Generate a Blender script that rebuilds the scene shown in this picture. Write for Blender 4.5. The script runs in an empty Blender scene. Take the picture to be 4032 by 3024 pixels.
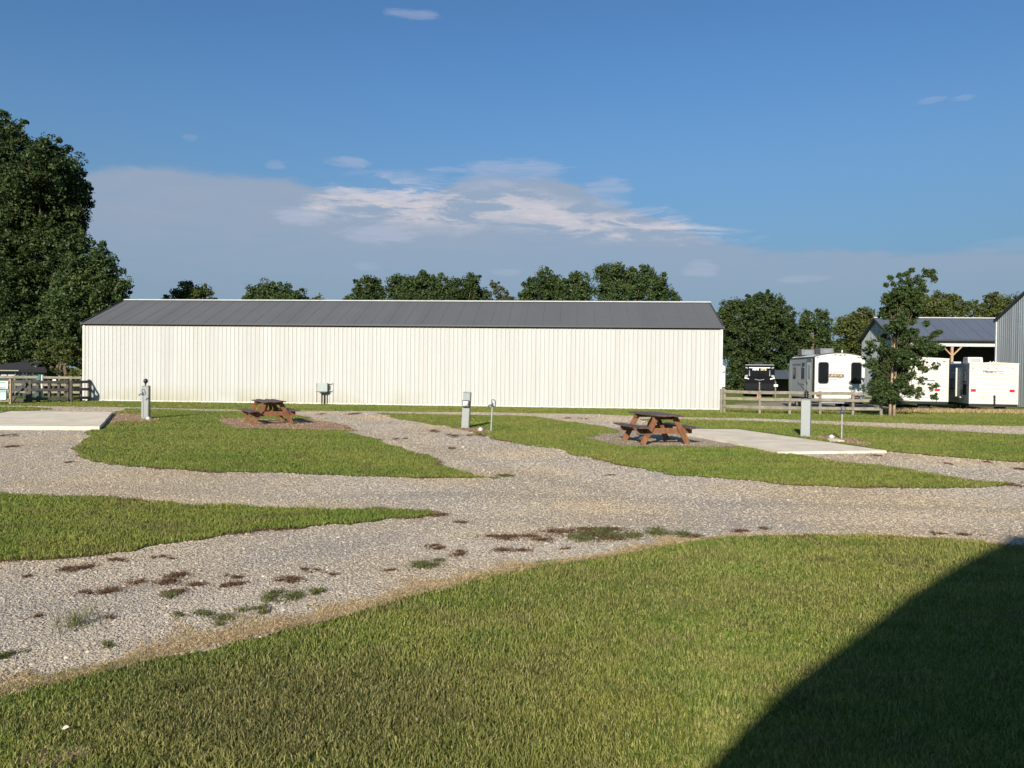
import bpy, bmesh, math, random
import numpy as np
from mathutils import Vector, Matrix
random.seed(7); rng = np.random.default_rng(7)
R = math.radians
scene = bpy.context.scene
COL = scene.collection

# ------------------------------------------------------------------ camera
F, CX, CY, HOR, CAMH = 3000.0, 2016.0, 1512.0, 1467.0, 1.8
pitch = math.atan((CY - HOR) / F); roll = math.atan(0.01134)
cd = bpy.data.cameras.new('camera'); cam = bpy.data.objects.new('camera', cd); COL.objects.link(cam)
cd.sensor_width = 36.0; cd.lens = F * 36.0 / 4032.0; cd.clip_end = 6000; cd.clip_start = 0.05
cam.matrix_world = Matrix.Translation((0, 0, CAMH)) @ Matrix.Rotation(R(90) - pitch, 4, 'X') @ Matrix.Rotation(roll, 4, 'Z')
scene.camera = cam
RM = cam.matrix_world.to_3x3()

def ray(px, py):
    return (RM @ Vector(((px - CX) / F, -(py - CY) / F, -1.0))).normalized()
def G(px, py, z=0.0):
    d = ray(px, py); t = (z - CAMH) / d.z
    return Vector((d.x * t, d.y * t, z))
def P(px, py, Y):
    d = ray(px, py); t = Y / d.y
    return Vector((d.x * t, Y, CAMH + d.z * t))

# ------------------------------------------------------------------ object helpers
def tag(o, label=None, cat=None, group=None, kind=None):
    if label: o['label'] = label
    if cat: o['category'] = cat
    if group: o['group'] = group
    if kind: o['kind'] = kind
    return o
def thing(name, label, cat, loc=(0, 0, 0), rz=0, group=None):
    o = bpy.data.objects.new(name, None); COL.objects.link(o)
    o.location = loc; o.rotation_euler = (0, 0, rz); o.empty_display_size = 0.2
    return tag(o, label, cat, group)
def link(name, me, m=None, parent=None):
    o = bpy.data.objects.new(name, me); COL.objects.link(o)
    if m: me.materials.append(m)
    if parent: o.parent = parent
    return o

class MB:
    """collects verts and faces, links them as one mesh"""
    def __init__(s): s.v = []; s.f = []
    def add(s, vs, fs):
        n = len(s.v); s.v += [tuple(v) for v in vs]; s.f += [tuple(n + i for i in f) for f in fs]; return s
    def box(s, x0, x1, y0, y1, z0, z1, bev=0.0, M=None):
        if bev > 0:
            b = min(bev, abs(x1 - x0) / 2.2, abs(y1 - y0) / 2.2, abs(z1 - z0) / 2.2)
            bm = bmesh.new(); bmesh.ops.create_cube(bm, size=1)
            for v in bm.verts:
                v.co = Vector(((x0 + x1) / 2 + v.co.x * (x1 - x0), (y0 + y1) / 2 + v.co.y * (y1 - y0), (z0 + z1) / 2 + v.co.z * (z1 - z0)))
            bmesh.ops.bevel(bm, geom=bm.edges[:], offset=b, segments=2, affect='EDGES', profile=0.5)
            bm.verts.index_update()
            vs = [v.co.copy() for v in bm.verts]; fs = [[v.index for v in f.verts] for f in bm.faces]; bm.free()
        else:
            vs = [Vector(c) for c in ((x0, y0, z0), (x1, y0, z0), (x1, y1, z0), (x0, y1, z0), (x0, y0, z1), (x1, y0, z1), (x1, y1, z1), (x0, y1, z1))]
            fs = [(0, 3, 2, 1), (4, 5, 6, 7), (0, 1, 5, 4), (1, 2, 6, 5), (2, 3, 7, 6), (3, 0, 4, 7)]
        if M is not None: vs = [M @ v for v in vs]
        return s.add(vs, fs)
    def beam(s, a, b, w, t, up=(0, 0, 1), bev=0.0):
        """board from a to b: w wide across, t thick along up"""
        a = Vector(a); b = Vector(b); d = (b - a); L = d.length; d.normalize()
        u = Vector(up); side = d.cross(u).normalized(); u = side.cross(d).normalized()
        M = Matrix.Translation(a) @ Matrix((side, d, u)).transposed().to_4x4()
        return s.box(-w / 2, w / 2, 0, L, -t / 2, t / 2, bev, M)
    def tube(s, pts, rad, n=8, cap=True):
        pts = [Vector(p) for p in pts]
        rads = rad if isinstance(rad, (list, tuple)) else [rad] * len(pts)
        base = len(s.v)
        for i, p in enumerate(pts):
            d = (pts[min(i + 1, len(pts) - 1)] - pts[max(i - 1, 0)]).normalized()
            a = d.orthogonal().normalized() if abs(d.z) < 0.95 else Vector((1, 0, 0)).cross(d).normalized()
            if i and a.dot(pa) < 0 and abs(a.dot(pa)) > 0.3: a = -a
            if i:
                a = (pa - d * pa.dot(d)).normalized()
            pa = a; b = d.cross(a)
            for k in range(n):
                t = 2 * math.pi * k / n
                s.v.append(tuple(p + (a * math.cos(t) + b * math.sin(t)) * rads[i]))
        for i in range(len(pts) - 1):
            for k in range(n):
                k2 = (k + 1) % n
                s.f.append((base + i * n + k, base + i * n + k2, base + (i + 1) * n + k2, base + (i + 1) * n + k))
        if cap:
            s.f.append(tuple(base + k for k in reversed(range(n))))
            s.f.append(tuple(base + (len(pts) - 1) * n + k for k in range(n)))
        return s
    def prism(s, poly, axis, a, b):
        """poly in the two other axes, extruded along axis from a to b"""
        def mk(u, v, w):
            return (w, u, v) if axis == 'x' else (u, w, v) if axis == 'y' else (u, v, w)
        n = len(poly)
        vs = [mk(u, v, a) for u, v in poly] + [mk(u, v, b) for u, v in poly]
        fs = [tuple(range(n))[::-1], tuple(range(n, 2 * n))] + [(i, (i + 1) % n, n + (i + 1) % n, n + i) for i in range(n)]
        return s.add(vs, fs)
    def lathe(s, c, prof, n=14):
        c = Vector(c); base = len(s.v)
        for r, z in prof:
            for k in range(n):
                t = 2 * math.pi * k / n; s.v.append((c.x + r * math.cos(t), c.y + r * math.sin(t), c.z + z))
        for i in range(len(prof) - 1):
            for k in range(n):
                k2 = (k + 1) % n
                s.f.append((base + i * n + k, base + i * n + k2, base + (i + 1) * n + k2, base + (i + 1) * n + k))
        s.f.append(tuple(base + k for k in reversed(range(n)))); s.f.append(tuple(base + (len(prof) - 1) * n + k for k in range(n)))
        return s
    def build(s, name, m, parent=None, smooth=False):
        me = bpy.data.meshes.new(name); me.from_pydata(s.v, [], s.f)
        bm = bmesh.new(); bm.from_mesh(me); bmesh.ops.recalc_face_normals(bm, faces=bm.faces[:]); bm.to_mesh(me); bm.free()
        if smooth:
            me.shade_smooth()
        return link(name, me, m, parent)

def fast_mesh(name, V, faces_sizes, loops, m, parent=None, col=None, smooth=False):
    me = bpy.data.meshes.new(name)
    me.vertices.add(len(V)); me.vertices.foreach_set('co', V.astype(np.float32).ravel())
    me.loops.add(len(loops)); me.loops.foreach_set('vertex_index', loops.astype(np.int32))
    starts = np.concatenate(([0], np.cumsum(faces_sizes)[:-1])).astype(np.int32)
    me.polygons.add(len(faces_sizes)); me.polygons.foreach_set('loop_start', starts)
    me.update(calc_edges=True); me.validate()
    if col is not None:
        a = me.attributes.new('tone', 'FLOAT', 'POINT'); a.data.foreach_set('value', col.astype(np.float32))
    if smooth: me.shade_smooth()
    else: me.shade_flat()
    return link(name, me, m, parent)

# ------------------------------------------------------------------ material helpers
class NT:
    def __init__(s, tree): s.t = tree; s.n = tree.nodes; s.l = tree.links
    def node(s, typ, **kw):
        n = s.n.new(typ)
        for k, v in kw.items(): setattr(n, k, v)
        return n
    def con(s, a, b):
        s.l.new(a, b)
    def math(s, op, a, b=None, c=None, clamp=False):
        n = s.n.new('ShaderNodeMath'); n.operation = op; n.use_clamp = clamp
        for i, x in enumerate((a, b, c)):
            if x is None: continue
            if isinstance(x, (int, float)): n.inputs[i].default_value = x
            else: s.l.new(x, n.inputs[i])
        return n.outputs[0]
    def mix(s, fac, a, b, mode='MIX'):
        n = s.n.new('ShaderNodeMix'); n.data_type = 'RGBA'; n.blend_type = mode
        for inp, x in ((n.inputs['Factor'], fac), (n.inputs['A'], a), (n.inputs['B'], b)):
            pass
        ins = [n.inputs[0], n.inputs[6], n.inputs[7]]
        for inp, x in zip(ins, (fac, a, b)):
            if isinstance(x, (int, float)): inp.default_value = x
            elif isinstance(x, tuple): inp.default_value = (*x[:3], 1)
            else: s.l.new(x, inp)
        return n.outputs[2]
    def noise(s, vec, scale, detail=4, rough=0.55, dist=0.0):
        n = s.n.new('ShaderNodeTexNoise'); n.inputs['Scale'].default_value = scale; n.inputs['Detail'].default_value = detail
        n.inputs['Roughness'].default_value = rough; n.inputs['Distortion'].default_value = dist
        if vec is not None: s.l.new(vec, n.inputs['Vector'])
        return n.outputs['Fac']
    def mapr(s, x, a, b, c=0.0, d=1.0, smooth=False):
        n = s.n.new('ShaderNodeMapRange'); n.clamp = True
        if smooth: n.interpolation_type = 'SMOOTHSTEP'
        for i, v in enumerate((x, a, b, c, d)):
            if isinstance(v, (int, float)): n.inputs[i].default_value = v
            else: s.l.new(v, n.inputs[i])
        return n.outputs[0]
    def ramp(s, x, stops):
        n = s.n.new('ShaderNodeValToRGB'); s.l.new(x, n.inputs[0])
        e = n.color_ramp.elements
        while len(e) < len(stops): e.new(0.5)
        for el, (p, c) in zip(e, stops): el.position = p; el.color = (*c, 1)
        return n.outputs[0]

def new_mat(name):
    m = bpy.data.materials.new(name); m.use_nodes = True
    nt = NT(m.node_tree); b = nt.n['Principled BSDF']
    return m, nt, b

def mat(name, c, rough=0.6, var=0.12, scale=6.0, bump=0.0, bscale=40.0, metal=0.0, c2=None, spec=None, stretch=None):
    """plain procedural material: colour varied by object-space noise, optional bump"""
    m, nt, b = new_mat(name)
    tc = nt.node('ShaderNodeTexCoord').outputs['Object']
    if stretch:
        mp = nt.node('ShaderNodeMapping'); mp.inputs['Scale'].default_value = stretch; nt.con(tc, mp.inputs[0]); tc = mp.outputs[0]
    n = nt.noise(tc, scale, 5)
    a = tuple(max(0, x * (1 - var)) for x in c); d = c2 if c2 else tuple(min(1, x * (1 + var)) for x in c)
    f = nt.mapr(n, 0.3, 0.7)
    nt.con(nt.mix(f, a, d), b.inputs['Base Color'])
    b.inputs['Roughness'].default_value = rough; b.inputs['Metallic'].default_value = metal
    if spec is not None: b.inputs['Specular IOR Level'].default_value = spec
    if bump > 0:
        bn = nt.node('ShaderNodeBump'); bn.inputs['Strength'].default_value = 1.0; bn.inputs['Distance'].default_value = bump
        nt.con(nt.noise(tc, bscale, 4), bn.inputs['Height']); nt.con(bn.outputs[0], b.inputs['Normal'])
    return m

M = {}
M['white_siding'] = None
def white_wall_mat():
    m, nt, b = new_mat('white_ribbed_steel')
    tc = nt.node('ShaderNodeTexCoord').outputs['Object']
    sp = nt.node('ShaderNodeSeparateXYZ'); nt.con(tc, sp.inputs[0])
    # broad panel to panel tone
    mp = nt.node('ShaderNodeMapping'); mp.inputs['Scale'].default_value = (1.0, 1.0, 0.04); nt.con(tc, mp.inputs[0])
    n1 = nt.noise(mp.outputs[0], 2.2, 4, 0.6)
    base = nt.mix(nt.mapr(n1, 0.3, 0.7), (0.435, 0.432, 0.415), (0.50, 0.50, 0.487))
    # rain splash grime and algae close to the ground, in patches
    n2 = nt.noise(tc, 0.32, 3, 0.6)
    zz = nt.mapr(sp.outputs['Z'], 0.95, 0.15)
    patch = nt.mapr(n2, 0.40, 0.55)
    n3 = nt.noise(mp.outputs[0], 9.0, 3)
    g = nt.math('MULTIPLY', nt.math('MULTIPLY', zz, patch), nt.mapr(n3, 0.2, 0.7))
    g = nt.math('MULTIPLY', g, nt.mapr(sp.outputs['X'], 21.0, 15.0))
    base = nt.mix(nt.math('MULTIPLY', g, 0.9), base, (0.36, 0.33, 0.19))
    n4 = nt.noise(tc, 1.3, 5, 0.7)
    base = nt.mix(nt.math('MULTIPLY', nt.mapr(n4, 0.5, 0.8), 0.25), base, (0.40, 0.38, 0.33))
    nt.con(base, b.inputs['Base Color']); b.inputs['Roughness'].default_value = 0.55; b.inputs['Specular IOR Level'].default_value = 0.25
    return m
M['white_wall'] = white_wall_mat()
def roof_mat(name, c, pw=0.9144, spread=0.12, metal=0.3, rough=0.45):
    m, nt, b = new_mat(name)
    tc = nt.node('ShaderNodeTexCoord').outputs['Object']
    sp = nt.node('ShaderNodeSeparateXYZ'); nt.con(tc, sp.inputs[0])
    idx = nt.math('FLOOR', nt.math('DIVIDE', sp.outputs['X'], pw))
    wn = nt.node('ShaderNodeTexWhiteNoise', noise_dimensions='1D'); nt.con(idx, wn.inputs['W'])
    lo = tuple(x * (1 - spread) for x in c); hi = tuple(x * (1 + spread) for x in c)
    base = nt.mix(wn.outputs[0], lo, hi)
    n = nt.noise(tc, 0.6, 5, 0.6)
    base = nt.mix(nt.mapr(n, 0.35, 0.75, 0, 0.35), base, tuple(x * 0.75 for x in c))
    nt.con(base, b.inputs['Base Color']); b.inputs['Roughness'].default_value = rough; b.inputs['Metallic'].default_value = metal
    return m
M['roof_grey'] = roof_mat('grey_roof_steel', (0.120, 0.121, 0.119), spread=0.05, metal=0.0, rough=0.5)
M['roof_blue'] = roof_mat('blue_grey_roof_steel', (0.10, 0.118, 0.15), spread=0.05, metal=0.0, rough=0.4)
M['dark_trim'] = mat('dark_grey_trim', (0.045, 0.045, 0.05), 0.5)
M['light_trim'] = mat('pale_ridge_metal', (0.62, 0.62, 0.6), 0.4)
M['galv'] = mat('galvanised_steel', (0.42, 0.45, 0.47), 0.42, 0.2, 1.5, metal=0.35, stretch=(3, 3, 0.05))
M['galv_pipe'] = mat('galvanised_pipe', (0.42, 0.44, 0.44), 0.45, 0.15, 30, metal=0.5)
M['grey_paint'] = mat('pale_grey_cabinet_paint', (0.275, 0.295, 0.285), 0.5, 0.06, 12)
M['grey_box'] = mat('utility_box_grey', (0.33, 0.37, 0.35), 0.5, 0.08, 8)
M['concrete'] = mat('pale_concrete', (0.70, 0.595, 0.45), 0.9, 0.10, 1.3, 0.004, 60, c2=(0.80, 0.70, 0.54))
M['concrete_side'] = mat('rough_concrete', (0.35, 0.32, 0.27), 0.9, 0.2, 5, 0.01, 30)
M['cast_blue'] = mat('dark_blue_cast_iron', (0.05, 0.065, 0.10), 0.45, 0.25, 30)
M['black'] = mat('black_plastic', (0.015, 0.015, 0.017), 0.4)
M['matt_black'] = mat('matt_black', (0.012, 0.012, 0.013), 0.8)
M['rubber'] = mat('tyre_rubber', (0.018, 0.018, 0.018), 0.85, 0.2, 20)
M['glass_dark'] = mat('tinted_glass', (0.010, 0.012, 0.014), 0.12, 0.1, 3, spec=0.18)
M['glass_pale'] = mat('pale_curtained_glass', (0.32, 0.35, 0.40), 0.12, 0.3, 6)
M['cap_glass'] = mat('dull_black_glass', (0.006, 0.007, 0.009), 0.6, 0.5, 1.2, spec=0.03)
M['ac_grey'] = mat('grey_roof_unit', (0.13, 0.135, 0.14), 0.6)
M['white_gel'] = mat('white_fibreglass', (0.62, 0.61, 0.58), 0.32, 0.03, 1.5)
M['trailer_white'] = mat('off_white_aluminium', (0.58, 0.55, 0.49), 0.45, 0.04, 1.2)
M['trailer_side'] = mat('grey_metal_shaded_siding', (0.34, 0.36, 0.39), 0.4, 0.12, 1.0)  # grey metal parts; on trailer walls the grey stands in for shade
M['side_shade'] = mat('shaded_fibreglass', (0.42, 0.45, 0.47), 0.4, 0.12, 1.3, metal=0.2, stretch=(1, 1, 0.1))
M['shade_grey'] = mat('grey_band', (0.16, 0.18, 0.19), 0.5)
M['char'] = mat('charcoal_gelcoat', (0.009, 0.009, 0.010), 0.8, spec=0.05)
M['char2'] = mat('charcoal_plate', (0.016, 0.017, 0.019), 0.8, spec=0.05)
M['steel_bright'] = mat('brushed_silver_panel', (0.14, 0.155, 0.18), 0.5, 0.4, 1.5, metal=0.2)
M['lamp_white'] = mat('clear_lamp_lens', (0.85, 0.82, 0.66), 0.25, 0.04)
M['red_lens'] = mat('red_lens', (0.45, 0.015, 0.03), 0.25, 0.1, 20)
M['amber'] = mat('amber_lens', (0.35, 0.14, 0.05), 0.3)
M['orange'] = mat('orange_plastic', (0.85, 0.2, 0.05), 0.5)
M['green_paint'] = mat('dark_teal_green_paint', (0.018, 0.13, 0.10), 0.5, 0.15, 8)
M['green_sign'] = mat('green_print', (0.01, 0.26, 0.12), 0.5, 0.05)
M['teal_print'] = mat('teal_print', (0.10, 0.36, 0.32), 0.5, 0.05)
M['sign_white'] = mat('white_sign_face', (0.76, 0.8, 0.76), 0.45, 0.04)
M['sign_pale'] = mat('pale_teal_sign_face', (0.50, 0.62, 0.60), 0.5, 0.05)
M['wood_dark'] = mat('dark_board', (0.075, 0.068, 0.055), 0.85, 0.35, 4, 0.003, 30, stretch=(1, 1, 4))  # darker grey-brown than the other fence boards
M['wood_pale'] = mat('pale_weathered_board', (0.20, 0.175, 0.13), 0.85, 0.22, 3, 0.003, 25, c2=(0.29, 0.26, 0.20))
M['wood_tan'] = mat('fresh_tan_post', (0.42, 0.28, 0.16), 0.8, 0.2, 4, 0.003, 25)
def wood_mat(name, a, b2, sc=(26, 1.6, 26), rough=0.7):
    m, nt, b = new_mat(name)
    tc = nt.node('ShaderNodeTexCoord').outputs['Object']
    mp = nt.node('ShaderNodeMapping'); mp.inputs['Scale'].default_value = sc; nt.con(tc, mp.inputs[0])
    n = nt.noise(mp.outputs[0], 1.6, 6, 0.65, 0.8)
    n2 = nt.noise(tc, 2.5, 3)
    base = nt.mix(nt.mapr(n, 0.32, 0.68), a, b2)
    base = nt.mix(nt.mapr(n2, 0.45, 0.75, 0, 0.45), base, tuple(x * 0.55 for x in a))
    nt.con(base, b.inputs['Base Color']); b.inputs['Roughness'].default_value = rough
    bn = nt.node('ShaderNodeBump'); bn.inputs['Distance'].default_value = 0.004; nt.con(n, bn.inputs['Height']); nt.con(bn.outputs[0], b.inputs['Normal'])
    return m
M['red_stain'] = wood_mat('red_brown_stained_wood', (0.13, 0.052, 0.023), (0.28, 0.125, 0.052), (8, 8, 3))
M['top_stain'] = wood_mat('weathered_plum_brown_plank', (0.075, 0.042, 0.034), (0.155, 0.105, 0.092), (26, 1.6, 26), 0.55)
M['bark'] = mat('tree_bark', (0.12, 0.09, 0.065), 0.9, 0.35, 3, 0.02, 12)
M['bark_pale'] = mat('pale_bark', (0.34, 0.25, 0.17), 0.85, 0.25, 6, 0.01, 20)
M['shingle'] = mat('charcoal_shingle', (0.030, 0.030, 0.034), 0.8, 0.2, 6, 0.01, 20)
M['dark_wall'] = mat('dark_blue_painted_wall', (0.05, 0.08, 0.10), 0.6)
M['barn_inside'] = mat('barn_inside_shade', (0.05, 0.055, 0.06), 0.8)  # near-black walls, shade inside barn and shed put into the colour
M['shade_fabric'] = mat('porch_beige', (0.45, 0.42, 0.36), 0.7)

# ------------------------------------------------------------------ world: sky and clouds
SUN_EL, SUN_AZ = 24.0, 15.5          # sun behind the camera, to its left
def px_angles(px, py):
    d = ray(px, py); return math.atan2(d.x, d.y), math.asin(d.z)
w = bpy.data.worlds.new('World'); scene.world = w; w.use_nodes = True
nt = NT(w.node_tree); bg = nt.n['Background']; wout = nt.n['World Output']
sky = nt.node('ShaderNodeTexSky', sky_type='NISHITA'); sky.sun_disc = False
sky.sun_elevation = R(SUN_EL); sky.sun_rotation = R(180 + SUN_AZ); sky.altitude = 200; sky.air_density = 1.0; sky.dust_density = 0.6; sky.ozone_density = 3.0
SKY_S = 0.085
tc = nt.node('ShaderNodeTexCoord').outputs['Generated']
sp = nt.node('ShaderNodeSeparateXYZ'); nt.con(tc, sp.inputs[0])
az = nt.math('ARCTAN2', sp.outputs['X'], sp.outputs['Y']); el = nt.math('ARCSINE', sp.outputs['Z'])
comb = nt.node('ShaderNodeCombineXYZ'); nt.con(nt.math('MULTIPLY', az, 1.0), comb.inputs[0]); nt.con(nt.math('MULTIPLY', el, 3.2), comb.inputs[1])
vec = comb.outputs[0]
comb2 = nt.node('ShaderNodeCombineXYZ'); nt.con(az, comb2.inputs[0]); nt.con(nt.math('MULTIPLY', el, 4.8), comb2.inputs[1]); comb2.inputs[2].default_value = 3.1
vec2 = comb2.outputs[0]
fbm = nt.noise(vec, 9.0, 8, 0.62, 0.3)
fbm2 = nt.noise(vec2, 12.0, 8, 0.65, 0.5)
fine = nt.noise(vec2, 34.0, 6, 0.6, 0.2)
def curve(points, width=False):
    """elevation (or a width in radians) as a function of azimuth"""
    n = nt.n.new('ShaderNodeFloatCurve'); c = n.mapping.curves[0]
    pts = [(px_angles(p[0], 1000)[0], p[1] / F) for p in points] if width else [px_angles(*p) for p in points]
    a0, a1 = pts[0][0], pts[-1][0]
    e0 = 0.0; e1 = 0.5
    nt.con(nt.mapr(az, a0, a1), n.inputs['Value'])
    while len(c.points) < len(pts): c.points.new(0.5, 0.5)
    for q, (a, e) in zip(c.points, pts): q.location = ((a - a0) / (a1 - a0), (e - e0) / (e1 - e0)); q.handle_type = 'AUTO_CLAMPED'
    n.mapping.update()
    return nt.math('MULTIPLY', n.outputs[0], e1)
edge = curve([(-600, 640), (330, 662), (700, 655), (1000, 675), (1250, 735), (1500, 770), (1750, 730), (1900, 690), (2150, 690), (2350, 760), (2600, 850), (2850, 945), (3100, 990), (3400, 980), (3700, 985), (4032, 960), (4700, 930)])
dd = nt.math('ADD', nt.math('SUBTRACT', edge, el), nt.math('MULTIPLY', nt.math('SUBTRACT', fbm, 0.5), 0.045))
bank = nt.mapr(dd, -0.003, 0.012, 0, 1, True)
fade = nt.mapr(el, 0.05, 0.18, 0.36, 1.0)
bank = nt.math('MULTIPLY', bank, nt.math('MULTIPLY', fade, nt.mapr(fbm2, 0.25, 0.75, 0.72, 1.0)))
# bright ragged streak
mid = curve([(600, 880), (1150, 835), (1350, 790), (1600, 800), (1800, 815), (2050, 820), (2300, 880), (2600, 895), (2900, 915), (3100, 920)])
wid = curve([(900, 0), (1050, 10), (1200, 75), (1400, 120), (1700, 130), (2000, 130), (2300, 100), (2700, 62), (2900, 40), (3050, 14), (3150, 0)], True)
dist = nt.math('ABSOLUTE', nt.math('SUBTRACT', nt.math('ADD', el, nt.math('MULTIPLY', nt.math('SUBTRACT', fbm, 0.5), 0.05)), mid))
band = nt.mapr(nt.math('DIVIDE', dist, nt.math('ADD', wid, 0.0001)), 0.95, 0.15, 0, 1, True)
streak = nt.math('MULTIPLY', band, nt.mapr(fbm2, 0.42, 0.56, 0.04, 1.0, True))
streak = nt.math('MULTIPLY', streak, nt.mapr(fine, 0.25, 0.65, 0.45, 1.0))
streak = nt.math('MULTIPLY', streak, nt.math('MULTIPLY', nt.mapr(az, px_angles(1080, 900)[0], px_angles(1300, 900)[0], 0, 1, True), nt.mapr(az, px_angles(3080, 900)[0], px_angles(2700, 900)[0], 0, 1, True)))
def blob(px, py, rx, ry, amp, thr=0.42):
    a, e = px_angles(px, py)
    ux = nt.math('DIVIDE', nt.math('SUBTRACT', az, a), rx / F); uy = nt.math('DIVIDE', nt.math('SUBTRACT', el, e), ry / F)
    r2 = nt.math('ADD', nt.math('MULTIPLY', ux, ux), nt.math('MULTIPLY', uy, uy))
    g = nt.mapr(nt.math('ADD', r2, nt.math('MULTIPLY', nt.math('SUBTRACT', fine, 0.5), 2.4)), 1.1, 0.1, 0, 1, True)
    return nt.math('MULTIPLY', nt.math('MULTIPLY', g, nt.mapr(fbm2, thr - 0.12, thr + 0.16, 0.25, 1, True)), amp)
wisps = None
for args in ((1630, 57, 130, 20, 0.5), (3672, 395, 55, 12, 0.35), (3785, 388, 45, 12, 0.3), (1370, 640, 95, 24, 0.55), (1090, 650, 45, 20, 0.4), (745, 543, 30, 14, 0.2),
             (1780, 670, 120, 14, 0.5), (2030, 665, 240, 45, 0.6), (1900, 720, 150, 50, 0.45), (2390, 750, 110, 60, 0.55), (2400, 800, 90, 20, 0.6),
             (2760, 1060, 80, 36, 0.5), (3160, 1098, 110, 16, 0.45), (1995, 1072, 70, 20, 0.35), (1440, 1050, 70, 22, 0.35), (1180, 850, 110, 40, 0.7), (1500, 925, 180, 40, 0.75), (4000, 960, 160, 26, 0.2)):
    b_ = blob(*args)
    wisps = b_ if wisps is None else nt.math('MAXIMUM', wisps, b_)
front = nt.mapr(sp.outputs['Y'], 0.0, 0.3)
bank = nt.math('MULTIPLY', bank, front); streak = nt.math('MULTIPLY', streak, front); wisps = nt.math('MULTIPLY', wisps, front)
skyc = nt.node('ShaderNodeVectorMath', operation='SCALE'); nt.con(sky.outputs[0], skyc.inputs[0]); skyc.inputs[3].default_value = SKY_S
# air near the horizon of a humid day
hz = nt.mapr(el, 0.0, 0.42, 1.0, 0.0, True)
blue = nt.mix(1.0, skyc.outputs[0], (0.61, 0.87, 1.04), 'MULTIPLY')
tinted = nt.mix(nt.math('MULTIPLY', hz, 0.9), blue, (0.120, 0.192, 0.252))
col = nt.mix(nt.math('MULTIPLY', bank, 0.95), tinted, (0.240, 0.290, 0.372))
col = nt.mix(nt.math('MULTIPLY', streak, 0.85), col, (0.50, 0.47, 0.50))
col = nt.mix(nt.math('MULTIPLY', wisps, 0.85), col, (0.32, 0.36, 0.46))
nt.con(col, bg.inputs['Color']); bg.inputs['Strength'].default_value = 1.0

sl = bpy.data.lights.new('sun', 'SUN'); sl.energy = 5.0; sl.angle = R(0.55); sl.color = (1.0, 0.92, 0.79)
sun = bpy.data.objects.new('sun', sl); COL.objects.link(sun)
sd = Vector((math.sin(R(SUN_AZ)) * math.cos(R(SUN_EL)), math.cos(R(SUN_AZ)) * math.cos(R(SUN_EL)), -math.sin(R(SUN_EL))))
sun.rotation_euler = sd.to_track_quat('-Z', 'Y').to_euler(); sun.location = (-10, -30, 30)
vs = scene.view_settings; vs.view_transform = 'Standard'; vs.look = 'None'; vs.gamma = 1; vs.exposure = 0.45
scene.cycles.max_bounces = 6; scene.cycles.transparent_max_bounces = 4
try: scene.cycles.use_adaptive_sampling = True; scene.cycles.adaptive_threshold = 0.02; scene.cycles.use_denoising = True
except Exception: pass

# ------------------------------------------------------------------ ground regions traced onto the ground plane
def W(pts): return [tuple(G(x, y)[:2]) for x, y in pts]
# far gravel track, upper edge
back_edge = [(-900, 1588), (0, 1598), (540, 1606), (800, 1612), (1176, 1618), (1650, 1623), (1940, 1625), (2350, 1633), (2671, 1644), (3000, 1650), (3330, 1662), (4032, 1681), (4900, 1706)]
lawn_edge = [(-700, 2950), (-300, 2830), (0, 2740), (182, 2686), (383, 2640), (560, 2600), (820, 2549), (1094, 2481), (1367, 2417), (1641, 2335), (2016, 2248), (2198, 2216), (2381, 2189), (2563, 2157), (2745, 2130), (2882, 2111), (3064, 2107), (3292, 2110), (3520, 2112), (3657, 2125), (3839, 2134), (3930, 2143), (4032, 2150), (4900, 2190)]
wedge = [(-900, 1900), (-400, 1928), (0, 1952), (346, 1966), (729, 1988), (1003, 2002), (1367, 2011), (1550, 2016), (1714, 2029), (1640, 2042), (1550, 2052), (1322, 2070), (1140, 2089), (912, 2116), (729, 2139), (456, 2180), (228, 2203), (91, 2215), (0, 2221), (-400, 2262), (-1000, 2330)]
left_isle = [(495, 1611), (650, 1614), (800, 1620), (1000, 1622), (1110, 1627), (1180, 1640), (1243, 1656), (1330, 1672), (1400, 1700), (1367, 1706), (1459, 1729), (1550, 1756), (1686, 1806), (1778, 1843), (1850, 1868), (1923, 1884), (1823, 1886), (1550, 1881), (1185, 1870), (866, 1863), (638, 1847), (410, 1829), (330, 1812), (306, 1790), (323, 1742), (365, 1697), (392, 1680), (443, 1630)]
mid_isle = [(1486, 1628), (1650, 1633), (1940, 1637), (2100, 1641), (2190, 1656), (2260, 1665), (2350, 1678), (2400, 1687), (2449, 1697), (2500, 1705), (2600, 1740), (2900, 1762), (3000, 1772), (3064, 1784), (3292, 1820), (3474, 1838), (3611, 1861), (3748, 1884), (3839, 1900), (3976, 1908), (3930, 1927), (3702, 1928), (3383, 1923), (3110, 1911), (2836, 1888), (2609, 1870), (2472, 1838), (2335, 1806), (2251, 1793), (2198, 1774), (2045, 1750), (1913, 1719), (1808, 1687), (1650, 1668), (1549, 1646)]
right_lawn = [(2522, 1653), (2671, 1653), (3000, 1661), (3330, 1677), (4032, 1716), (4900, 1770), (4900, 1850), (4032, 1825), (3962, 1822), (3879, 1814), (3796, 1807), (3680, 1798), (3588, 1788), (3498, 1779), (3300, 1760), (2905, 1698), (2740, 1692), (2640, 1680), (2560, 1665)]
left_strip = [(-900, 1597), (0, 1604), (130, 1604.5), (215, 1612), (150, 1617), (60, 1622), (0, 1632), (-60, 1700), (-900, 1700)]
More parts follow.
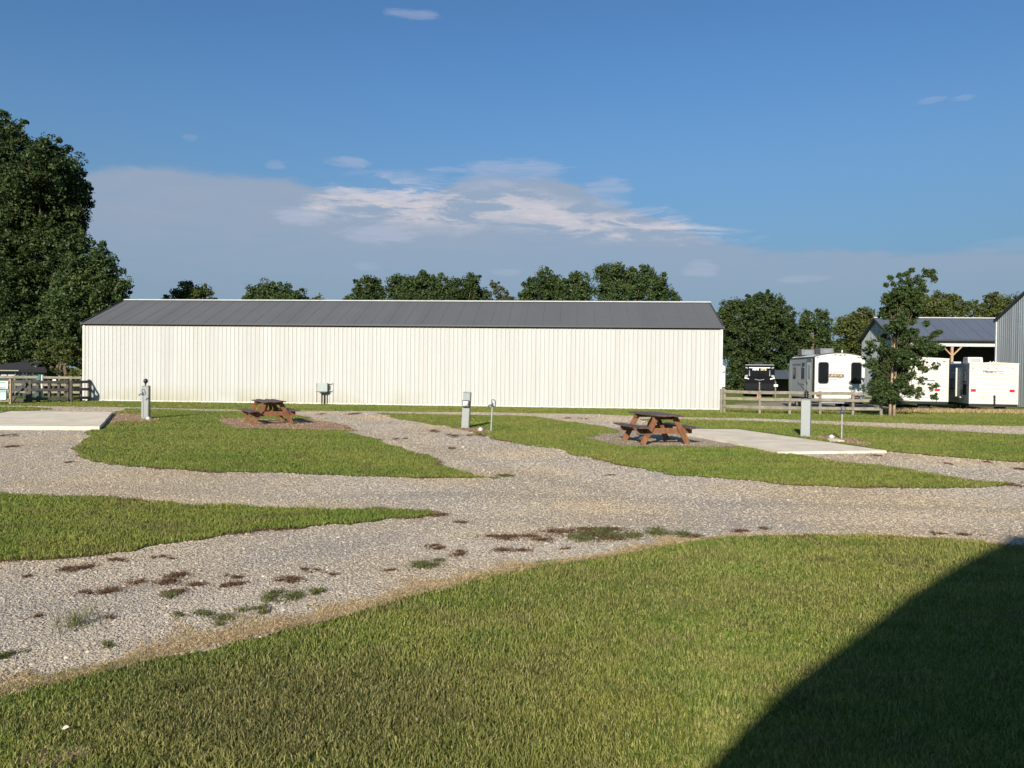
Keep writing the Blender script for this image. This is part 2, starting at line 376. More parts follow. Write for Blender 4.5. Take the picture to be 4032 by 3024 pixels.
def poly_noise(poly, step=0.13, amp=0.08, seed=1, amp2=0.12):
    r = np.random.default_rng(seed); out = []
    n = len(poly); ph = r.uniform(0, 6.28, 6)
    s = 0
    for i in range(n):
        a = np.array(poly[i]); b = np.array(poly[(i + 1) % n]); L = np.linalg.norm(b - a)
        if L < 1e-6: continue
        dist_cam = min(np.linalg.norm(a), np.linalg.norm(b))
        st = step * max(1, dist_cam / 9)
        k = max(1, int(L / st)); d = (b - a) / L; nn = np.array((-d[1], d[0]))
        if L > 80: k = 40
        for j in range(k):
            t = j / k; p = a + (b - a) * t; s += L / k
            off = r.normal(0, amp * 0.5) + amp2 * 0.5 * (math.sin(s * 1.3 + ph[0]) + 0.7 * math.sin(s * 3.1 + ph[1]) + 0.5 * math.sin(s * 6.7 + ph[2]))
            if L > 30: off = 0
            out.append(tuple(p + nn * off))
    return out
PG = {}
PG['gravel'] = poly_noise(W(back_edge) + W(list(reversed(lawn_edge))), seed=2, amp=.06, amp2=.07)
PG['wedge'] = poly_noise(W(wedge), seed=3)
PG['left_isle'] = poly_noise(W(left_isle), seed=4)
PG['mid_isle'] = poly_noise(W(mid_isle), seed=5)
PG['right_lawn'] = poly_noise(W(right_lawn), seed=6)
PG['left_strip'] = poly_noise(W(left_strip), seed=8)

def inside(poly, X, Y):
    poly = np.array(poly); x = poly[:, 0]; y = poly[:, 1]; res = np.zeros(len(X), bool)
    x2 = np.roll(x, -1); y2 = np.roll(y, -1)
    for i in range(len(x)):
        if y[i] == y2[i]: continue
        c = (y[i] > Y) != (y2[i] > Y)
        if not c.any(): continue
        xi = (x2[i] - x[i]) * (Y[c] - y[i]) / (y2[i] - y[i]) + x[i]
        idx = np.where(c)[0]; res[idx] ^= X[idx] < xi
    return res
def sheet(name, poly, z, m, kind='structure', label=None):
    me = bpy.data.meshes.new(name); bm = bmesh.new()
    vs_ = [bm.verts.new((x, y, z)) for x, y in poly]
    f = bm.faces.new(vs_); f.normal_update()
    if f.normal.z < 0: f.normal_flip()
    bmesh.ops.triangulate(bm, faces=[f]); bm.to_mesh(me); bm.free()
    o = link(name, me, m); tag(o, label, None, None, kind); return o

def lawn_colours(nt, vec):
    big = nt.noise(vec, 0.35, 4, 0.6); med = nt.noise(vec, 1.7, 4, 0.65); sm = nt.noise(vec, 9.0, 3)
    c = nt.mix(nt.mapr(big, 0.38, 0.62), (0.185, 0.268, 0.034), (0.335, 0.325, 0.070))
    c = nt.mix(nt.mapr(med, 0.46, 0.68, 0, 0.85), c, (0.19, 0.150, 0.068))
    c = nt.mix(nt.mapr(med, 0.48, 0.28, 0, 0.7), c, (0.062, 0.130, 0.022))
    c = nt.mix(nt.mapr(sm, 0.3, 0.7, 0, 0.25), c, (0.21, 0.23, 0.07))
    mp = nt.node('ShaderNodeMapping'); mp.inputs['Scale'].default_value = (0.35, 2.6, 1); mp.inputs['Rotation'].default_value = (0, 0, 0.12); nt.con(vec, mp.inputs[0])
    stk = nt.noise(mp.outputs[0], 1.1, 4, 0.6)
    c = nt.mix(nt.mapr(stk, 0.52, 0.66, 0, 0.45), c, (0.24, 0.25, 0.075)); c = nt.mix(nt.mapr(stk, 0.48, 0.34, 0, 0.45), c, (0.07, 0.14, 0.025))
    # thin, drier turf in two areas of the near lawn
    for (px_, py_), rx_, ry_, a_ in (((1150, 2780), 1.35, .85, .75), ((2500, 2330), 1.5, .9, .25)):
        g0 = G(px_, py_); m2 = nt.node('ShaderNodeMapping'); m2.vector_type = 'POINT'; m2.inputs['Location'].default_value = (-g0.x / rx_, -g0.y / ry_, 0); m2.inputs['Scale'].default_value = (1 / rx_, 1 / ry_, 0); nt.con(vec, m2.inputs[0])
        ln = nt.node('ShaderNodeVectorMath', operation='LENGTH'); nt.con(m2.outputs[0], ln.inputs[0])
        r_ = nt.math('ADD', ln.outputs['Value'], nt.math('MULTIPLY', nt.math('SUBTRACT', med, 0.5), 1.6))
        c = nt.mix(nt.mapr(r_, 1.2, 0.3, 0, a_, True), c, (0.150, 0.125, 0.058))
    return c
def ground_mat():
    m, nt, b = new_mat('lawn_ground')
    tc = nt.node('ShaderNodeTexCoord').outputs['Object']
    c = lawn_colours(nt, tc)
    # fine turf streaks so that far lawn is not flat
    f = nt.noise(tc, 60.0, 4, 0.7); f2 = nt.noise(tc, 14.0, 4, 0.6)
    c = nt.mix(nt.mapr(f, 0.35, 0.65, 0.0, 0.4), c, (0.05, 0.062, 0.018))
    # mowing passes
    sp = nt.node('ShaderNodeSeparateXYZ'); nt.con(tc, sp.inputs[0])
    st = nt.math('SINE', nt.math('ADD', nt.math('MULTIPLY', nt.math('ADD', sp.outputs['Y'], nt.math('MULTIPLY', sp.outputs['X'], 0.13)), 4.2), nt.math('MULTIPLY', nt.noise(tc, 0.15, 2), 9)))
    c = nt.mix(nt.mapr(st, -0.6, 0.9, 0, 0.30), c, (0.25, 0.29, 0.06))
    c = nt.mix(1.0, c, (0.86, 0.92, 0.85), 'MULTIPLY')
    nt.con(c, b.inputs['Base Color']); b.inputs['Roughness'].default_value = 0.9; b.inputs['Specular IOR Level'].default_value = 0.1
    bn = nt.node('ShaderNodeBump'); bn.inputs['Distance'].default_value = 0.05; nt.con(nt.math('ADD', f, f2), bn.inputs['Height']); nt.con(bn.outputs[0], b.inputs['Normal'])
    return m
M['ground'] = ground_mat()
def blade_mat(name, kind='green'):
    m, nt, b = new_mat(name)
    tc = nt.node('ShaderNodeTexCoord').outputs['Object']
    at = nt.node('ShaderNodeAttribute', attribute_name='tone')
    if kind == 'green':
        c = lawn_colours(nt, tc)
        c = nt.mix(nt.mapr(at.outputs['Fac'], 0.50, 0.95, 0, 0.8), c, (0.43, 0.40, 0.14))
        c = nt.mix(nt.mapr(at.outputs['Fac'], 0.4, 0.0, 0, 0.6), c, (0.055, 0.11, 0.018))
        c = nt.mix(nt.mapr(at.outputs['Fac'], 0.955, 0.96), c, (0.42, 0.33, 0.17))
    elif kind == 'dry':
        c = nt.ramp(at.outputs['Fac'], [(0, (0.30, 0.20, 0.10)), (0.5, (0.55, 0.41, 0.22)), (1, (0.78, 0.64, 0.40))])
    elif kind == 'weed':
        c = nt.ramp(at.outputs['Fac'], [(0, (0.075, 0.092, 0.026)), (0.6, (0.15, 0.165, 0.050)), (1, (0.27, 0.24, 0.11))])
    else:
        c = nt.ramp(at.outputs['Fac'], [(0, (0.075, 0.045, 0.026)), (0.6, (0.17, 0.095, 0.055)), (0.85, (0.24, 0.12, 0.06)), (1, (0.30, 0.24, 0.14))])
    nt.con(c, b.inputs['Base Color']); b.inputs['Roughness'].default_value = 0.6; b.inputs['Specular IOR Level'].default_value = 0.25
    tr = nt.node('ShaderNodeBsdfTranslucent'); nt.con(c, tr.inputs['Color'])
    mx = nt.node('ShaderNodeMixShader'); mx.inputs[0].default_value = 0.3
    nt.con(b.outputs[0], mx.inputs[1]); nt.con(tr.outputs[0], mx.inputs[2]); nt.con(mx.outputs[0], nt.n['Material Output'].inputs['Surface'])
    return m
M['blade'] = blade_mat('grass_blade'); M['dry'] = blade_mat('dead_straw', 'dry'); M['weed'] = blade_mat('green_weed', 'weed'); M['brown_weed'] = blade_mat('red_brown_weed', 'brown')
def gravel_mat(name, stones=False):
    m, nt, b = new_mat(name)
    tc = nt.node('ShaderNodeTexCoord').outputs['Object']
    big = nt.noise(tc, 0.28, 3, 0.5); med = nt.noise(tc, 2.2, 4, 0.6)
    tint = nt.mix(nt.mapr(big, 0.42, 0.62), (0.96, 0.97, 1.0), (1.06, 1.0, 0.88))
    if stones:
        at = nt.node('ShaderNodeAttribute', attribute_name='tone')
        c = nt.ramp(at.outputs['Fac'], [(0, (0.30, 0.25, 0.195)), (0.2, (0.40, 0.34, 0.265)), (0.7, (0.455, 0.392, 0.31)), (0.97, (0.52, 0.455, 0.37)), (1, (0.68, 0.62, 0.52))])
    else:
        vo = nt.node('ShaderNodeTexVoronoi'); vo.inputs['Scale'].default_value = 34; nt.con(tc, vo.inputs['Vector'])
        vo2 = nt.node('ShaderNodeTexVoronoi'); vo2.inputs['Scale'].default_value = 75; nt.con(tc, vo2.inputs['Vector'])
        c = nt.ramp(vo.outputs['Color'], [(0.0, (0.32, 0.265, 0.205)), (0.35, (0.41, 0.345, 0.27)), (0.75, (0.46, 0.392, 0.31)), (1, (0.55, 0.48, 0.395))])
        c = nt.mix(nt.mapr(vo2.outputs['Distance'], 0.2, 0.7, 0, 0.35), c, (0.22, 0.19, 0.16))
        bn = nt.node('ShaderNodeBump'); bn.inputs['Distance'].default_value = 0.02
        h = nt.math('ADD', nt.math('MULTIPLY', vo.outputs['Distance'], -0.7), nt.math('MULTIPLY', vo2.outputs['Distance'], -0.3))
        nt.con(h, bn.inputs['Height']); nt.con(bn.outputs[0], b.inputs['Normal'])
    c = nt.mix(1.0, c, tint, 'MULTIPLY')
    c = nt.mix(nt.mapr(med, 0.5, 0.8, 0, 0.35), c, (0.34, 0.295, 0.225))
    nt.con(c, b.inputs['Base Color']); b.inputs['Roughness'].default_value = 0.9; b.inputs['Specular IOR Level'].default_value = 0.15
    return m
M['gravel'] = gravel_mat('gravel_bed'); M['stone'] = gravel_mat('gravel_stone', True)
M['dirt'] = mat('red_brown_dirt', (0.27, 0.145, 0.095), 0.95, 0.25, 3, 0.02, 30, c2=(0.38, 0.24, 0.155))
M['dirt_grey'] = mat('grey_dirt', (0.26, 0.21, 0.16), 0.95, 0.25, 3, 0.02, 30, c2=(0.36, 0.30, 0.22))

g = MB(); g.add([(-1500, -200, 0), (1500, -200, 0), (1500, 3000, 0), (-1500, 3000, 0)], [(0, 1, 2, 3)])
tag(g.build('ground', M['ground']), kind='structure')
sheet('gravel_road', PG['gravel'], 0.010, M['gravel'])
def ribbon(pts, w0, seed):
    pts = [np.array(p) for p in pts]; up, dn = [], []; r = np.random.default_rng(seed)
    for i, p in enumerate(pts):
        d = pts[min(i + 1, len(pts) - 1)] - pts[max(0, i - 1)]; d /= np.linalg.norm(d); n_ = np.array((-d[1], d[0])); w_ = w0 * (0.4 if i in (0, len(pts) - 1) else r.uniform(.8, 1.2))
        up.append(tuple(p + n_ * w_)); dn.append(tuple(p - n_ * w_))
    return up + dn[::-1]
M['fines'] = mat('compacted_tan_fines', (0.56, 0.43, 0.285), 0.95, 0.10, 18, 0.015, 45, c2=(0.66, 0.53, 0.37))
for k in ('wedge', 'left_isle', 'mid_isle', 'right_lawn', 'left_strip'):
    sheet('lawn', PG[k], 0.020, M['ground'])
# worn ground round the tables, pedestals and pads
dirts = [([(854, 1652), (942, 1648), (1275, 1659), (1379, 1679), (1400, 1700), (1322, 1697), (1116, 1693), (927, 1689), (879, 1671)], 'dirt'),
         ([(434, 1634), (470, 1630), (556, 1636), (570, 1652), (640, 1649), (600, 1662), (500, 1662), (440, 1668), (396, 1690), (388, 1682)], 'dirt'),
         ([(2306, 1728), (2360, 1712), (2480, 1706), (2660, 1704), (2700, 1724), (2915, 1760), (2900, 1765), (2461, 1762), (2380, 1745)], 'dirt_grey'),
         ([(1810, 1684), (1870, 1687), (1925, 1697), (1930, 1707), (1850, 1703), (1808, 1692)], 'dirt'),
         ([(3180, 1722), (3260, 1719), (3380, 1733), (3440, 1752), (3400, 1760), (3270, 1738)], 'dirt')]
for i, (pl, mk) in enumerate(dirts):
    sheet('dirt_patch', poly_noise(W(pl), 0.12, 0.10, 20 + i, 0.12), 0.026, M[mk])
# gravel shows again beside the right-hand pad and under its table
sheet('gravel_verge', poly_noise(W([(2400, 1688), (2630, 1690), (2700, 1722), (2900, 1757), (3060, 1780), (2915, 1761), (2560, 1757), (2490, 1735), (2440, 1705)]), 0.12, 0.06, 31), 0.031, M['gravel'])

def slab(name, quad, h, m):
    b = MB(); q = [Vector((*p, 0)) for p in quad]; n = len(q)
    # slightly broken edge line
    ring = []
    for i in range(n):
        a, c = q[i], q[(i + 1) % n]; k = 24
        for j in range(k):
            t = j / k; p = a.lerp(c, t); ring.append((p.x + random.gauss(0, .006), p.y + random.gauss(0, .006)))
    b.prism(ring, 'z', 0.0, h)
    return tag(b.build(name, m), kind='structure')
def stained(m):
    nt = NT(m.node_tree); b = nt.n['Principled BSDF']; src = b.inputs['Base Color'].links[0].from_socket
    tc = nt.node('ShaderNodeTexCoord').outputs['Object']
    a = nt.mapr(nt.noise(tc, .7, 5, .7, .6), .5, .72, 0, .5); c = nt.mix(a, src, (0.46, 0.39, 0.30))
    c = nt.mix(nt.mapr(nt.noise(tc, 5.5, 3, .6), .66, .74, 0, .5), c, (0.30, 0.25, 0.20)); nt.con(c, b.inputs['Base Color'])
stained(M['concrete'])
slab('concrete_pad', [tuple(G(x, y, .12)[:2]) for x, y in ((41, 1618.5), (443, 1621), (392, 1679.5), (-260, 1676))], 0.12, M['concrete'])
slab('concrete_pad', [tuple(G(x, y, .07)[:2]) for x, y in ((2628, 1688), (2905, 1689.5), (3493, 1774), (3064, 1779))], 0.07, M['concrete'])
slab('concrete_footing', [tuple(G(x, y, .05)[:2]) for x, y in ((3258, 1727), (3300, 1727), (3325, 1735), (3268, 1735))], 0.05, M['concrete'])

# ------------------------------------------------------------------ grass blades
def blades(name, X, Y, H, Wd, m, z0=0.0, lean=0.5, tone=None, kind='stuff', label=None):
    n = len(X)
    ang = rng.uniform(0, 2 * np.pi, n); la = rng.uniform(0, 2 * np.pi, n); lm = H * lean * rng.uniform(0.1, 1.4, n)
    dx, dy = np.cos(ang) * Wd / 2, np.sin(ang) * Wd / 2
    lx, ly = np.cos(la) * lm, np.sin(la) * lm
    z0 = np.broadcast_to(z0, (n,))
    V = np.zeros((n, 5, 3))
    V[:, 0] = np.stack((X - dx, Y - dy, z0), 1); V[:, 1] = np.stack((X + dx, Y + dy, z0), 1)
    V[:, 2] = np.stack((X + dx * .8 + lx * .35, Y + dy * .8 + ly * .35, z0 + H * .6), 1); V[:, 3] = np.stack((X - dx * .8 + lx * .35, Y - dy * .8 + ly * .35, z0 + H * .6), 1)
    V[:, 4] = np.stack((X + lx, Y + ly, z0 + H * (1 - 0.25 * lean)), 1)
    base = np.arange(n)[:, None] * 5
    L = np.concatenate((base + [0, 1, 2, 3], base + [3, 2, 4]), 1).ravel()
    sizes = np.tile([4, 3], n)
    if tone is None: tone = rng.uniform(0, 1, n)
    o = fast_mesh(name, V.reshape(-1, 3), sizes, L, m, None, np.repeat(tone, 5))
    return tag(o, label, None, None, kind)
def scatter(y0, y1, dens, margin=0.8, slope=0.70):
    """points over the strip in front of the camera; dens(y) per square metre"""
    Xs, Ys = [], []
    ys = np.linspace(y0, y1, max(2, int((y1 - y0) / 0.5) + 1))
    for a, b in zip(ys[:-1], ys[1:]):
        hw = slope * b + margin; n = int(dens((a + b) / 2) * (b - a) * 2 * hw)
        Xs.append(rng.uniform(-hw, hw, n)); Ys.append(rng.uniform(a, b, n))
    return np.concatenate(Xs), np.concatenate(Ys)
# foreground lawn
X, Y = scatter(2.6, 11.5, lambda y: min(9500, 9500 * (4.2 / y) ** 1.35))
fg = ~inside(PG['gravel'], X, Y) & (Y < 14)
X, Y = X[fg], Y[fg]
clump = np.sin(X * 5.1 + 1.7 * np.sin(Y * 3.3)) * np.sin(Y * 4.7 + 1.3 * np.sin(X * 2.9))
H = np.clip(rng.normal(0.033, 0.009, len(X)) * (1 + 0.30 * clump), 0.010, 0.075)
Wd = (0.0030 + 0.00042 * Y) * rng.uniform(0.7, 1.35, len(X))
blades('grass', X, Y, H, Wd, M['blade'], 0.0, 0.75, label='short mown grass of the near lawn')
cx_, cy_ = scatter(3.2, 11, lambda y: 1.6); k = ~inside(PG['gravel'], cx_, cy_); cx_, cy_ = cx_[k], cy_[k]
n_ = 170; Xc = np.repeat(cx_, n_); Yc = np.repeat(cy_, n_); sg = np.repeat(rng.uniform(.04, .14, len(cx_)), n_)
Xc = Xc + rng.normal(0, 1, len(Xc)) * sg; Yc = Yc + rng.normal(0, 1, len(Yc)) * sg * .8; k = ~inside(PG['gravel'], Xc, Yc); Xc, Yc = Xc[k], Yc[k]
blades('grass', Xc, Yc, rng.uniform(.030, .058, len(Xc)), (.0045 + .0006 * Yc) * rng.uniform(.7, 1.4, len(Xc)), M['blade'], 0, .9, tone=rng.uniform(0, .5, len(Xc)), label='darker, taller clumps in the near lawn')
# grass on the islands and the far lawns
X, Y = scatter(7.0, 44.0, lambda y: 4200 * (9.0 / max(y, 9)) ** 2.0, 1.5, 0.72)
isle = np.zeros(len(X), bool)
for k in ('wedge', 'left_isle', 'mid_isle', 'right_lawn', 'left_strip'): isle |= inside(PG[k], X, Y)
far = (~inside(PG['gravel'], X, Y)) & (Y > 22)
for pl, mk in dirts: isle &= ~inside(W(pl), X, Y)
for q in (((41, 1618.5), (443, 1621), (392, 1679.5), (-260, 1676)), ((2628, 1688), (2905, 1689.5), (3493, 1776), (3064, 1781)), ((2400, 1688), (2630, 1690), (2700, 1722), (2900, 1757), (2560, 1757), (2490, 1735), (2440, 1705))):
    isle &= ~inside(W(q), X, Y)
# keep blades from growing inside the building
bl_L = P(329, 1580, 41.7); bl_R = P(2838, 1612, 39.05)
keep = isle | (far & (Y < bl_L.y + (X - bl_L.x) * (bl_R.y - bl_L.y) / (bl_R.x - bl_L.x) - 0.05))
keep |= far & (X > bl_R.x + 0.3) & (Y < 44)
X, Y, z = X[keep], Y[keep], np.where(isle[keep], 0.020, 0.0)
H = np.clip(rng.normal(0.036, 0.010, len(X)), 0.015, 0.08)
Wd = (0.0035 + 0.00065 * Y) * rng.uniform(0.7, 1.3, len(X))
blades('grass', X, Y, H, Wd, M['blade'], z, 0.6, tone=rng.uniform(0, .66, len(X)), label='mown grass on the lawn islands and the far lawn')

# dead straw along the edge of the near lawn
ed = W(lawn_edge); Xs, Ys, Ts = [], [], []
for i in range(1, len(ed) - 2):
    a, b = np.array(ed[i]), np.array(ed[i + 1]); L = np.linalg.norm(b - a); d = (b - a) / L; nn = np.array((-d[1], d[0]))
    px_ = lawn_edge[i][0]
    wdt = 0.16 if px_ < 2600 else 0.05
    n = int(L * (2600 if px_ < 2600 else 500) * (1.0 if px_ > 1100 else 1.7))
    t = rng.uniform(0, 1, n); sx = t * L + i * 3.7
    wv = 0.55 + 0.35 * np.sin(sx * 2.1) + 0.3 * np.sin(sx * 5.3 + 1) + 0.25 * np.sin(sx * 11.7)
    off = np.abs(rng.normal(0, wdt, n)) * np.clip(wv, .12, 1.4) * (1.8 if px_ < 1100 else 1) - 0.05 + rng.normal(0.0, 0.025, n)
    p = a + np.outer(t * L, d) + np.outer(off, nn)
    Xs.append(p[:, 0]); Ys.append(p[:, 1])
X, Y = np.concatenate(Xs), np.concatenate(Ys)
blades('dry_grass', X, Y, rng.uniform(0.012, 0.034, len(X)), 0.0042 * rng.uniform(.7, 1.4, len(X)) * (0.5 + Y / 10), M['dry'], 0.012, 2.6, label='strip of dead straw coloured grass between gravel and near lawn')
# dry fringe on the worn patches
Xs, Ys = [], []
for pl, mk in dirts:
    q = np.array(W(pl)); lo, hi = q.min(0), q.max(0); n = int(np.prod(hi - lo) * 130)
    x, y = rng.uniform(lo[0], hi[0], n), rng.uniform(lo[1], hi[1], n); k = inside(q, x, y); Xs.append(x[k]); Ys.append(y[k])
X, Y = np.concatenate(Xs), np.concatenate(Ys)
blades('dry_grass', X, Y, rng.uniform(0.015, 0.05, len(X)), rng.uniform(.008, .02, len(X)), M['dry'], 0.026, 1.3, tone=rng.uniform(0, .7, len(X)), label='thin dead grass on the worn earth round tables and pedestals')

# browned fringe where the lawn islands meet the gravel
Xs, Ys = [], []
for kname in ('wedge', 'left_isle', 'mid_isle', 'right_lawn'):
    q = np.array(PG[kname]); q2 = np.roll(q, -1, 0)
    for a, b in zip(q, q2):
        L = np.linalg.norm(b - a); yy = (a[1] + b[1]) / 2
        if L > 3 or yy > 30 or abs(a[0]) > .8 * yy + 1: continue
        f = max(0, math.sin(a[0] * 1.9 + a[1] * 2.3) + .5 * math.sin(a[0] * 5.1 + 2)) 
        n = int(L * 420 * f * (9 / max(yy, 9)) + .5); t = rng.uniform(0, 1, n)
        p = a + np.outer(t, b - a) + rng.normal(0, .05, (n, 2)); Xs.append(p[:, 0]); Ys.append(p[:, 1])
X, Y = np.concatenate(Xs), np.concatenate(Ys)
blades('dry_grass', X, Y, rng.uniform(.015, .04, len(X)), .005 * rng.uniform(.7, 1.5, len(X)) * (.5 + Y / 9), M['brown_weed'], .014, 1.6, label='browned grass fringe round the lawn islands')

# ------------------------------------------------------------------ low weeds in the gravel
def C1(x, y): return (x / 1.097, 1560 + y / 1.097)
weeds = [('b', 350, 742, 85, 16), ('b', 500, 712, 70, 7), ('b', 600, 822, 140, 24), ('b', 790, 852, 70, 14), ('b', 940, 825, 130, 14), ('b', 1025, 785, 55, 8), ('b', 1230, 805, 110, 14),
         ('b', 1350, 757, 50, 6), ('b', 1885, 655, 65, 8), ('b', 1965, 692, 60, 9), ('b', 1980, 552, 40, 5), ('b', 1880, 520, 60, 6), ('b', 385, 855, 60, 12), ('b', 105, 785, 30, 8), ('b', 40, 172, 40, 5), ('b', 80, 218, 45, 5), ('b', 290, 290, 22, 4), ('b', 700, 708, 50, 6),
         ('w', 1250, 880, 105, 24), ('w', 1380, 855, 55, 10), ('w', 1100, 930, 65, 15), ('w', 780, 955, 35, 10), ('w', 920, 962, 110, 14), ('w', 1870, 740, 100, 16), ('w', 40, 1125, 60, 20), ('w', 940, 998, 30, 6), ('w', 480, 1080, 55, 8), ('b', 150, 960, 30, 7), ('b', 470, 965, 25, 6), ('w', 720, 880, 40, 14), ('b', 1690, 760, 25, 5), ('b', 1430, 775, 35, 5)]
weeds = [(k, *C1(x, y), a / 1.097, b / 1.097) for k, x, y, a, b in weeds]
weeds += [('b', 2270, 2115, 175, 17), ('b', 2340, 2090, 140, 8), ('b', 2000, 2123, 140, 9), ('w', 2440, 2122, 140, 22), ('w', 2620, 2098, 90, 14), ('b', 2040, 2169, 85, 8), ('b', 2225, 2166, 24, 4), ('b', 2700, 2118, 60, 8), ('b', 2950, 2098, 60, 5), ('b', 3030, 2088, 50, 4),
          ('w', 1980, 1881, 70, 5), ('b', 1900, 1715, 60, 4), ('b', 2400, 1875, 25, 3), ('b', 3740, 1831, 18, 4), ('b', 3890, 1823, 28, 3), ('b', 4010, 1850, 40, 5), ('b', 3950, 1905, 60, 8), ('b', 3450, 1796, 25, 3), ('b', 2230, 1648, 18, 2.5), ('b', 2290, 1649, 14, 2), ('b', 1780, 1768, 30, 4), ('b', 1700, 1700, 25, 5), ('b', 1795, 1716, 30, 5), ('b', 1570, 1730, 24, 3), ('b', 1260, 1632, 12, 2), ('b', 1390, 1632, 35, 2.5), ('w', 3380, 1778, 60, 4), ('b', 3420, 1776, 50, 3),
          ('b', 3690, 2107, 30, 4), ('b', 3790, 2112, 50, 4)]
for kk, nm, mk, lb in (('w', 'weeds', 'weed', 'low dark green weeds spreading over the gravel'), ('b', 'weeds', 'brown_weed', 'low red brown dying weeds spreading over the gravel')):
    Xs, Ys, Hs, Ws = [], [], [], []
    for k, cx, cy, hw, hh in weeds:
        if k != kk: continue
        c = G(cx, cy); y0 = G(cx, cy + hh).y; y1 = G(cx, cy - hh).y
        rx = hw / F * c.y * 1.1; ry = (y1 - y0) / 2 * 1.2
        n = int(min(16000, max(60, rx * ry * 3.14 * (5200 if c.y < 12 else 2400))))
        # several lobes rather than one oval
        nl = max(4, int(rx / 0.07)); lc = rng.normal(0, 1, (nl, 2)) * [0.5, 0.5]; lc[:, 1] += np.sin(lc[:, 0] * 2.6 + cx) * .35; wt = rng.uniform(.15, 1, nl) ** 2; li = rng.choice(nl, n, p=wt / wt.sum())
        sg = rng.choice([.5, 1.0, 1.9], n); u = lc[li, 0] + rng.normal(0, 0.13, n) * sg; v = lc[li, 1] + rng.normal(0, 0.22, n) * sg
        th = rng.uniform(-.25, .25)
        Xs.append(c.x + (u * rx)); Ys.append(c.y + v * ry + u * rx * th); s = 0.6 + c.y / 9.0
        Hs.append(rng.uniform(.012, .038, n) * (1.25 if kk == 'w' else .9)); Ws.append(np.full(n, 0.0062 * s))
    X, Y = np.concatenate(Xs), np.concatenate(Ys)
    k = inside(PG['gravel'], X, Y)
    blades(nm, X[k], Y[k], np.concatenate(Hs)[k], np.concatenate(Ws)[k], M[mk], 0.012, 2.2, label=lb)
# one taller wispy weed in the gravel, left
c = G(*C1(320, 1000)); n = 110
th = rng.uniform(0, 6.28, n); rr = np.abs(rng.normal(0, .13, n))
o = blades('weeds', c.x + np.cos(th) * rr, c.y + np.sin(th) * rr, rng.uniform(.05, .22, n), rng.uniform(.003, .006, n), M['weed'], 0.01, 1.1, label='taller wispy weed in the gravel at lower left')
# bare hollow in the near grass and a pale dry leaf
sheet('dirt_patch', poly_noise(W([(60, 2995), (140, 2950), (300, 2930), (380, 2950), (330, 2985), (220, 3010), (120, 3020)]), 0.06, 0.03, 51, 0.03), 0.004, M['dirt'])
b = MB(); c = G(257, 2872, .03); b.add([c + Vector(v) for v in ((-.018, 0, 0), (0, -.009, .004), (.02, -.001, .012), (.002, .011, .018), (-.012, .009, .012))], [(0, 1, 2, 3, 4)])
tag(b.build('dry_leaf', M['shade_fabric']), 'pale curled dry leaf lying on the near grass at lower left', 'leaf')

# ------------------------------------------------------------------ loose stones
def stones(name, X, Y, S, m, label):
    n = len(X)
    t = (1 + 5 ** .5) / 2
    iv = np.array([(-1, t, 0), (1, t, 0), (-1, -t, 0), (1, -t, 0), (0, -1, t), (0, 1, t), (0, -1, -t), (0, 1, -t), (t, 0, -1), (t, 0, 1), (-t, 0, -1), (-t, 0, 1)]) / 1.9
    fi = np.array([(0, 11, 5), (0, 5, 1), (0, 1, 7), (0, 7, 10), (0, 10, 11), (1, 5, 9), (5, 11, 4), (11, 10, 2), (10, 7, 6), (7, 1, 8), (3, 9, 4), (3, 4, 2), (3, 2, 6), (3, 6, 8), (3, 8, 9), (4, 9, 5), (2, 4, 11), (6, 2, 10), (8, 6, 7), (9, 8, 1)])
    q = rng.normal(size=(n, 4)); q /= np.linalg.norm(q, axis=1)[:, None]
    w_, x, y, z = q.T
    Rm = np.stack((1 - 2 * (y * y + z * z), 2 * (x * y - z * w_), 2 * (x * z + y * w_), 2 * (x * y + z * w_), 1 - 2 * (x * x + z * z), 2 * (y * z - x * w_), 2 * (x * z - y * w_), 2 * (y * z + x * w_), 1 - 2 * (x * x + y * y)), 1).reshape(n, 3, 3)
    sc = rng.uniform(0.55, 1.15, (n, 1, 3)); V = iv[None] * sc * rng.uniform(.85, 1.15, (n, 12, 1))
    V = np.einsum('nij,nkj->nki', Rm, V); V[:, :, 2] *= 0.48
    V *= (S / 2)[:, None, None]
    V[:, :, 0] += X[:, None]; V[:, :, 1] += Y[:, None]; V[:, :, 2] += (0.010 + S * 0.08)[:, None]
    L = (fi.ravel()[None] + (np.arange(n) * 12)[:, None]).ravel()
    o = fast_mesh(name, V.reshape(-1, 3), np.full(n * 20, 3), L, m, None, np.repeat(rng.uniform(0, 1, n), 12))
    return tag(o, label, None, None, 'stuff')
X, Y = scatter(4.0, 44.0, lambda y: 7200 * (5.0 / max(y, 5.0)) ** 1.9, 0.8, .70)
k = inside(PG['gravel'], X, Y)
for kk in ('wedge', 'left_isle', 'mid_isle', 'right_lawn', 'left_strip'): k &= ~inside(PG[kk], X, Y)
for q in (((41, 1618.5), (443, 1621), (392, 1679.5), (-260, 1676)), ((2628, 1688), (2905, 1689.5), (3493, 1776), (3064, 1781))): k &= ~inside(W(q), X, Y)
X, Y = X[k], Y[k]
def poly_dist(X, Y, pts):
    d = np.full(len(X), 1e9)
    for a, b in zip(pts[:-1], pts[1:]):
        a = np.array(a); b = np.array(b); e = b - a; t = np.clip(((X - a[0]) * e[0] + (Y - a[1]) * e[1]) / (e @ e), 0, 1)
        d = np.minimum(d, np.hypot(X - a[0] - t * e[0], Y - a[1] - t * e[1]))
    return d
